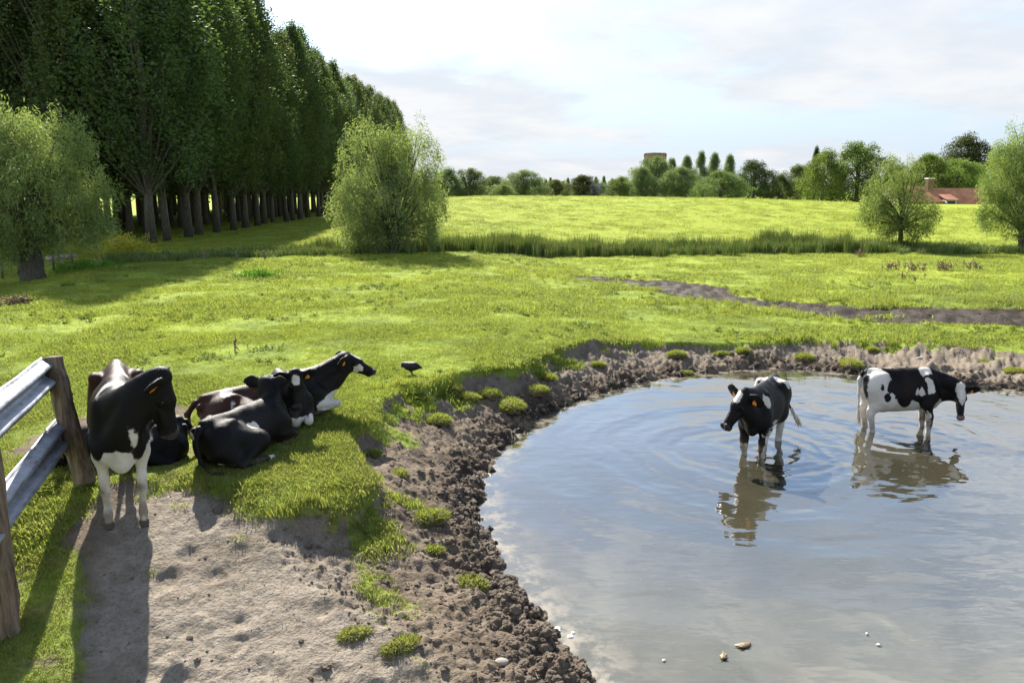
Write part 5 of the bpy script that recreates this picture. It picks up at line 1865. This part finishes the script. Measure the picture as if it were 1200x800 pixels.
M_SOIL = simple('tussock soil', (.13, .10, .065), .95, nscale=14, namp=.45, bump=.9, spec=.15)
TUSS = [(997, 427, .21, 'rounded grass tussock on the far bank, directly left of the patched wading cow'),
        (804, 437, .10, 'small grass tussock at the water line behind the white-blazed wading cow'),
        (943, 419, .17, 'grass tussock on the far bank between the two wading cows'),
        (872, 412, .16, 'low grass tussock on the far bank above the white-blazed wading cow'),
        (793, 416, .18, 'grass tussock under the far turf edge, up from the small water line tussock'),
        (845, 415, .12, 'smaller pale tussock on the far bank next to the low one above the wading cow'),
        (1022, 410, .13, 'grass tuft just behind the rounded tussock at the patched cow'),
        (1155, 424, .09, 'tiny tuft alone on the bare far bank beyond the patched cow'),
        (1192, 436, .16, 'flat grass tussock at the right picture edge on the far bank'),
        (512, 492, .17, 'isolated round tussock with bare soil front below the black bird'),
        (598, 475, .21, 'big shaggy tussock overhanging the mud at the bend of the pond'),
        (572, 462, .18, 'shaggy tussock touching the big overhanging one at the bend'),
        (628, 458, .17, 'green tussock on the pond side of the big overhanging one'),
        (545, 466, .15, 'green tussock halfway between the isolated one and the shaggy one'),
        (530, 455, .13, 'leafy tuft right beside the black bird'),
        (640, 442, .15, 'upper tussock at the turf edge above the pond bend'),
        (700, 428, .14, 'grass tussock on the curved bank where the far shore begins'),
        (436, 532, .10, 'small tuft on the bare slope below the lying cows'),
        (468, 554, .08, 'tiny tuft lower on the bare slope below the lying cows'),
        (500, 607, .15, 'dry topped grass hump in the middle of the mud slope'),
        (508, 645, .09, 'tuft on the steep face under the dry topped hump'),
        (553, 682, .10, 'weedy tuft close to the muddy water line'),
        (470, 756, .10, 'tuft beside the bare earth mound at the bottom edge'),
        (418, 742, .08, 'small sprig of grass on the dusty path above the bare mound')]
for i_, (px_, py_, r_, lab_) in enumerate(TUSS):
    tussock(px_, py_, r_ * .9, lab_, 40 + i_, tall=.062 if r_ > .11 else .05)


def build_bits():
    rg = np.random.default_rng(77)
    # stakes by the ditch
    for px, py, h, lab in ((3, 325, .75, 'leaning fence stake at the very left edge by the shaded ditch'), (22, 322, .8, 'grey fence stake between the left edge stake and the willow trunk'), (63, 316, .7, 'fence stake just right of the left willow trunk'),
                           (85, 314, .6, 'fence stake behind the bright nettle patch'), (205, 306, .45, 'short stake below the first poplar trunk'), (240, 305, .40, 'short stake in the ditch grass, next one right of the first poplar'),
                           (277, 304, .36, 'short stake in the ditch grass midway along the poplar trunks'), (312, 304, .34, 'last short stake in the ditch grass toward the lone willow')):
        q = ground_at(px, py)
        P = Pile()
        l = rg.normal(0, .05, 2)
        P.tube([q - (0, 0, .15), q + (l[0] * .5, l[1] * .5, h * .5), q + (l[0], l[1], h)], [.055, .05, .045], 8)
        tag(P.build('fence_stake', M_POST), lab, 'stake', 'stakes along the ditch')
    # fallen log under the willow
    q = ground_at(62, 312)
    P = Pile()
    P.tube([q + (-.5, .5, .28), q + (-.1, .5, .33), q + (.35, .45, .36), q + (.8, .4, .42)], [.13, .14, .12, .08], 10)
    P.tube([q + (.1, .48, .33), q + (.25, .4, .1), q + (.3, .4, -.2)], [.05, .04, .04], 8)
    tag(P.build('fallen_log', simple('grey dead wood', (.30, .25, .22), .85, nscale=5, namp=.3, bump=.5)), 'pale fallen log lying beside the trunk of the left willow', 'log')
    # dead brown plants
    M_DEAD = simple('dead stems', (.16, .10, .06), .8, nscale=10, namp=.4)
    M_STRAW = simple('brown seed heads', (.20, .13, .075), .85, nscale=20, namp=.4)

    def dead(px, py, n, h, w, lab, name='dead_plant', mat=None, twigs=7):
        q = ground_at(px, py)
        P = Pile()
        for i in range(n):
            b = np.array([rg.normal(0, w), rg.normal(0, w), -.02])
            t = b + np.array([rg.normal(0, h * .25), rg.normal(0, h * .25), h * rg.uniform(.5, 1.1)])
            m = (b + t) / 2 + rg.normal(0, h * .06, 3)
            P.tube([b, m, t], [.006, .006, .004], 5, cap=False)
            for k in range(twigs):
                f = rg.uniform(.35, 1)
                c = b + (t - b) * f
                e = c + rg.normal(0, .05 + .03 * h, 3)
                P.tube([c, (c + e) / 2, e], [.008, .016, .004], 4, cap=False)
        o = P.build(name, mat or M_STRAW)
        o.location = q
        tag(o, lab, 'plant')
    dead(20, 357, 40, .22, .16, 'low clump of dead brown stems in the turf at left, far behind the fence')
    dead(275, 411, 3, .30, .004, 'few bare dry stems standing behind the lying cows', mat=M_DEAD, twigs=2)
    for k, (px, py, n, lab) in enumerate(((1006, 301, 8, 'small brown dock tuft in the meadow under the reeds, leftmost of the brown row'), (1046, 316, 16, 'brown dock clump in the meadow second in the brown row'), (1072, 317, 18, 'thick brown dock clump at the middle of the brown row'),
                                          (1107, 317, 18, 'brown dock clump next right of the thick one'), (1141, 316, 14, 'brown dock clump at the right end of the brown row'), (1068, 328, 5, 'few brown stalks in front of the brown row'))):
        dead(px, py, n, .34, .16, lab, 'dock_plant')
    # weeds and dark plants in the near turf
    for k, (px, py, s, lab) in enumerate(((182, 362, .9, 'wide dark green weed patch in mid meadow, left of its neighbour'), (232, 360, .55, 'small dark weed patch beside the wide one in mid meadow'), (248, 420, .40, 'dark thistle rosette in the turf behind the standing cow'),
                                          (312, 410, .34, 'dark thistle rosette nearest above the lying cows'), (292, 328, .6, 'flat dark clump in the turf near the ditch stakes'), (78, 404, .40, 'dark weed clump in the turf behind the leaning fence post'), (1000, 345, .8, 'bright leafy clump beside the muddy strip'),
                                          (690, 345, 1.1, 'broad yellow green leafy patch at the head of the muddy strip'), (1040, 372, .7, 'green clump at the near side of the muddy strip'), (730, 352, .8, 'yellow green clump right of the broad leafy patch'))):
        q = ground_at(px, py)
        P, vals = Pile(), []
        for i in range(int(240 * s)):
            b = np.array([rg.normal(0, .42 * s), rg.normal(0, .22 * s), 0])
            a, e = rg.uniform(0, 6.28), rg.uniform(.3, 1.4)
            d = np.array([math.cos(a) * math.cos(e), math.sin(a) * math.cos(e), math.sin(e)])
            sd = np.array([-math.sin(a), math.cos(a), 0])
            L, w = rg.uniform(.06, .15), rg.uniform(.008, .02)
            P.add([b, b + d * L * .5 + sd * w, b + d * L - (0, 0, .02), b + d * L * .5 - sd * w], [(0, 1, 2, 3)])
            vals += [rg.random() * .8] * 4
        o = P.build('weed_patch', M_WEED if k not in (6, 7, 8, 9) else M_BLADE, smooth=False, attrs={'v': vals})
        o.location = q
        tag(o, lab, 'weeds')
    # things on the water
    M_LEAFB = simple('brown floating leaf', (.15, .105, .055), .6, nscale=30, namp=.35)
    M_FEA = simple('white feather', (.72, .72, .68), .6)
    for px, py, s, rz, lab in ((871, 757, .048, .3, 'larger brown leaf floating on the near water'), (848, 770, .038, 1.2, 'smaller brown leaf floating nearest the camera')):
        q = on_plane(px, py, ZW)
        bm = bmesh.new()
        n = 18
        c0 = bm.verts.new((0, 0, .014))
        c1 = bm.verts.new((0, 0, .008))
        rim, rim2 = [], []
        for k in range(n):
            a = 2 * math.pi * k / n
            r = s * (1 + .22 * math.sin(5 * a) + .1 * math.sin(3 * a + 1)) * (1.35 if abs(math.cos(a)) > .9 else 1)
            rim.append(bm.verts.new((r * math.cos(a), r * .7 * math.sin(a), .006 + .014 * abs(math.sin(2 * a)))))
            rim2.append(bm.verts.new((r * math.cos(a), r * .7 * math.sin(a), .003 + .014 * abs(math.sin(2 * a)))))
        for k in range(n):
            bm.faces.new((c0, rim[k], rim[(k + 1) % n]))
            bm.faces.new((c1, rim2[(k + 1) % n], rim2[k]))
            bm.faces.new((rim[k], rim2[k], rim2[(k + 1) % n], rim[(k + 1) % n]))
        o = bm_obj('floating_leaf', bm, M_LEAFB, None, True)
        o.location = (q[0], q[1], ZW)
        o.rotation_euler = (0, 0, rz)
        tag(o, lab, 'leaf')
    for px, py, L, rz, lab in ((1030, 756, .05, -.4, 'white feather floating on the near water'), (1016, 743, .045, 1.5, 'thin pale straw standing off the floating feather'), (778, 774, .04, .5, 'small white feather floating left of the brown leaves')):
        q = on_plane(px, py, ZW)
        P = Pile()
        P.add([(-L / 2, 0, .006), (-L * .1, .012, .012), (L / 2, 0, .008), (-L * .1, -.012, .012), (0, 0, .002)], [(0, 3, 2, 1)], [(0, 1, 4), (1, 2, 4), (2, 3, 4), (3, 0, 4)])
        o = P.build('feather' if 'feather' in lab[:15] else 'straw', M_FEA, smooth=False)
        o.location = (q[0], q[1], ZW)
        o.rotation_euler = (0, 0, rz)
        tag(o, lab, 'feather' if 'feather' in lab[:15] else 'straw')
    # foam scum and a twig at the shore
    q = on_plane(651, 741, ZW)
    P = Pile()
    for i in range(16):
        c = np.array([rg.normal(0, .055), rg.normal(0, .035), .0])
        r = rg.uniform(.012, .034)
        V, F, T = tube_arrays([c + (0, 0, -.004), c + (0, 0, .006), c + (0, 0, .011)], [r, r * .85, r * .3], 9)
        P.add(V, F, T)
    o = P.build('foam', simple('white foam', (.74, .73, .70), .5, nscale=30, namp=.15))
    o.location = q
    tag(o, 'patch of white foam at the muddy water edge', 'foam')
    a, b = on_plane(660, 772, ZW), on_plane(698, 800, ZW)
    P = Pile()
    P.tube([a + (0, 0, .02), (a + b) / 2 + (.01, .01, .035), b + (0, 0, .02)], [.007, .008, .006], 6)
    tag(P.build('stick', M_POST), 'thin grey stick lying in the mud at the water edge', 'stick')
    # stones on the far bank
    for px, py, s, lab in ((1078, 420, .055, 'pale stone on the bare far bank above the patched cow'), (595, 655, .035, 'grey stone in the trampled mud by the water'), (588, 775, .04, 'pale stone among the clods near the bottom edge')):
        q = ground_at(px, py)
        bm = bmesh.new()
        bmesh.ops.create_icosphere(bm, subdivisions=3, radius=s)
        for v in bm.verts:
            v.co *= 1 + rg.normal(0, .02)
            v.co.x *= 1.3
            v.co.z *= .6
        o = bm_obj('stone', bm, simple('pale stone', (.27, .24, .20), .85, nscale=20, namp=.2), None, True)
        o.location = q
        tag(o, lab, 'stone')


build_bits()
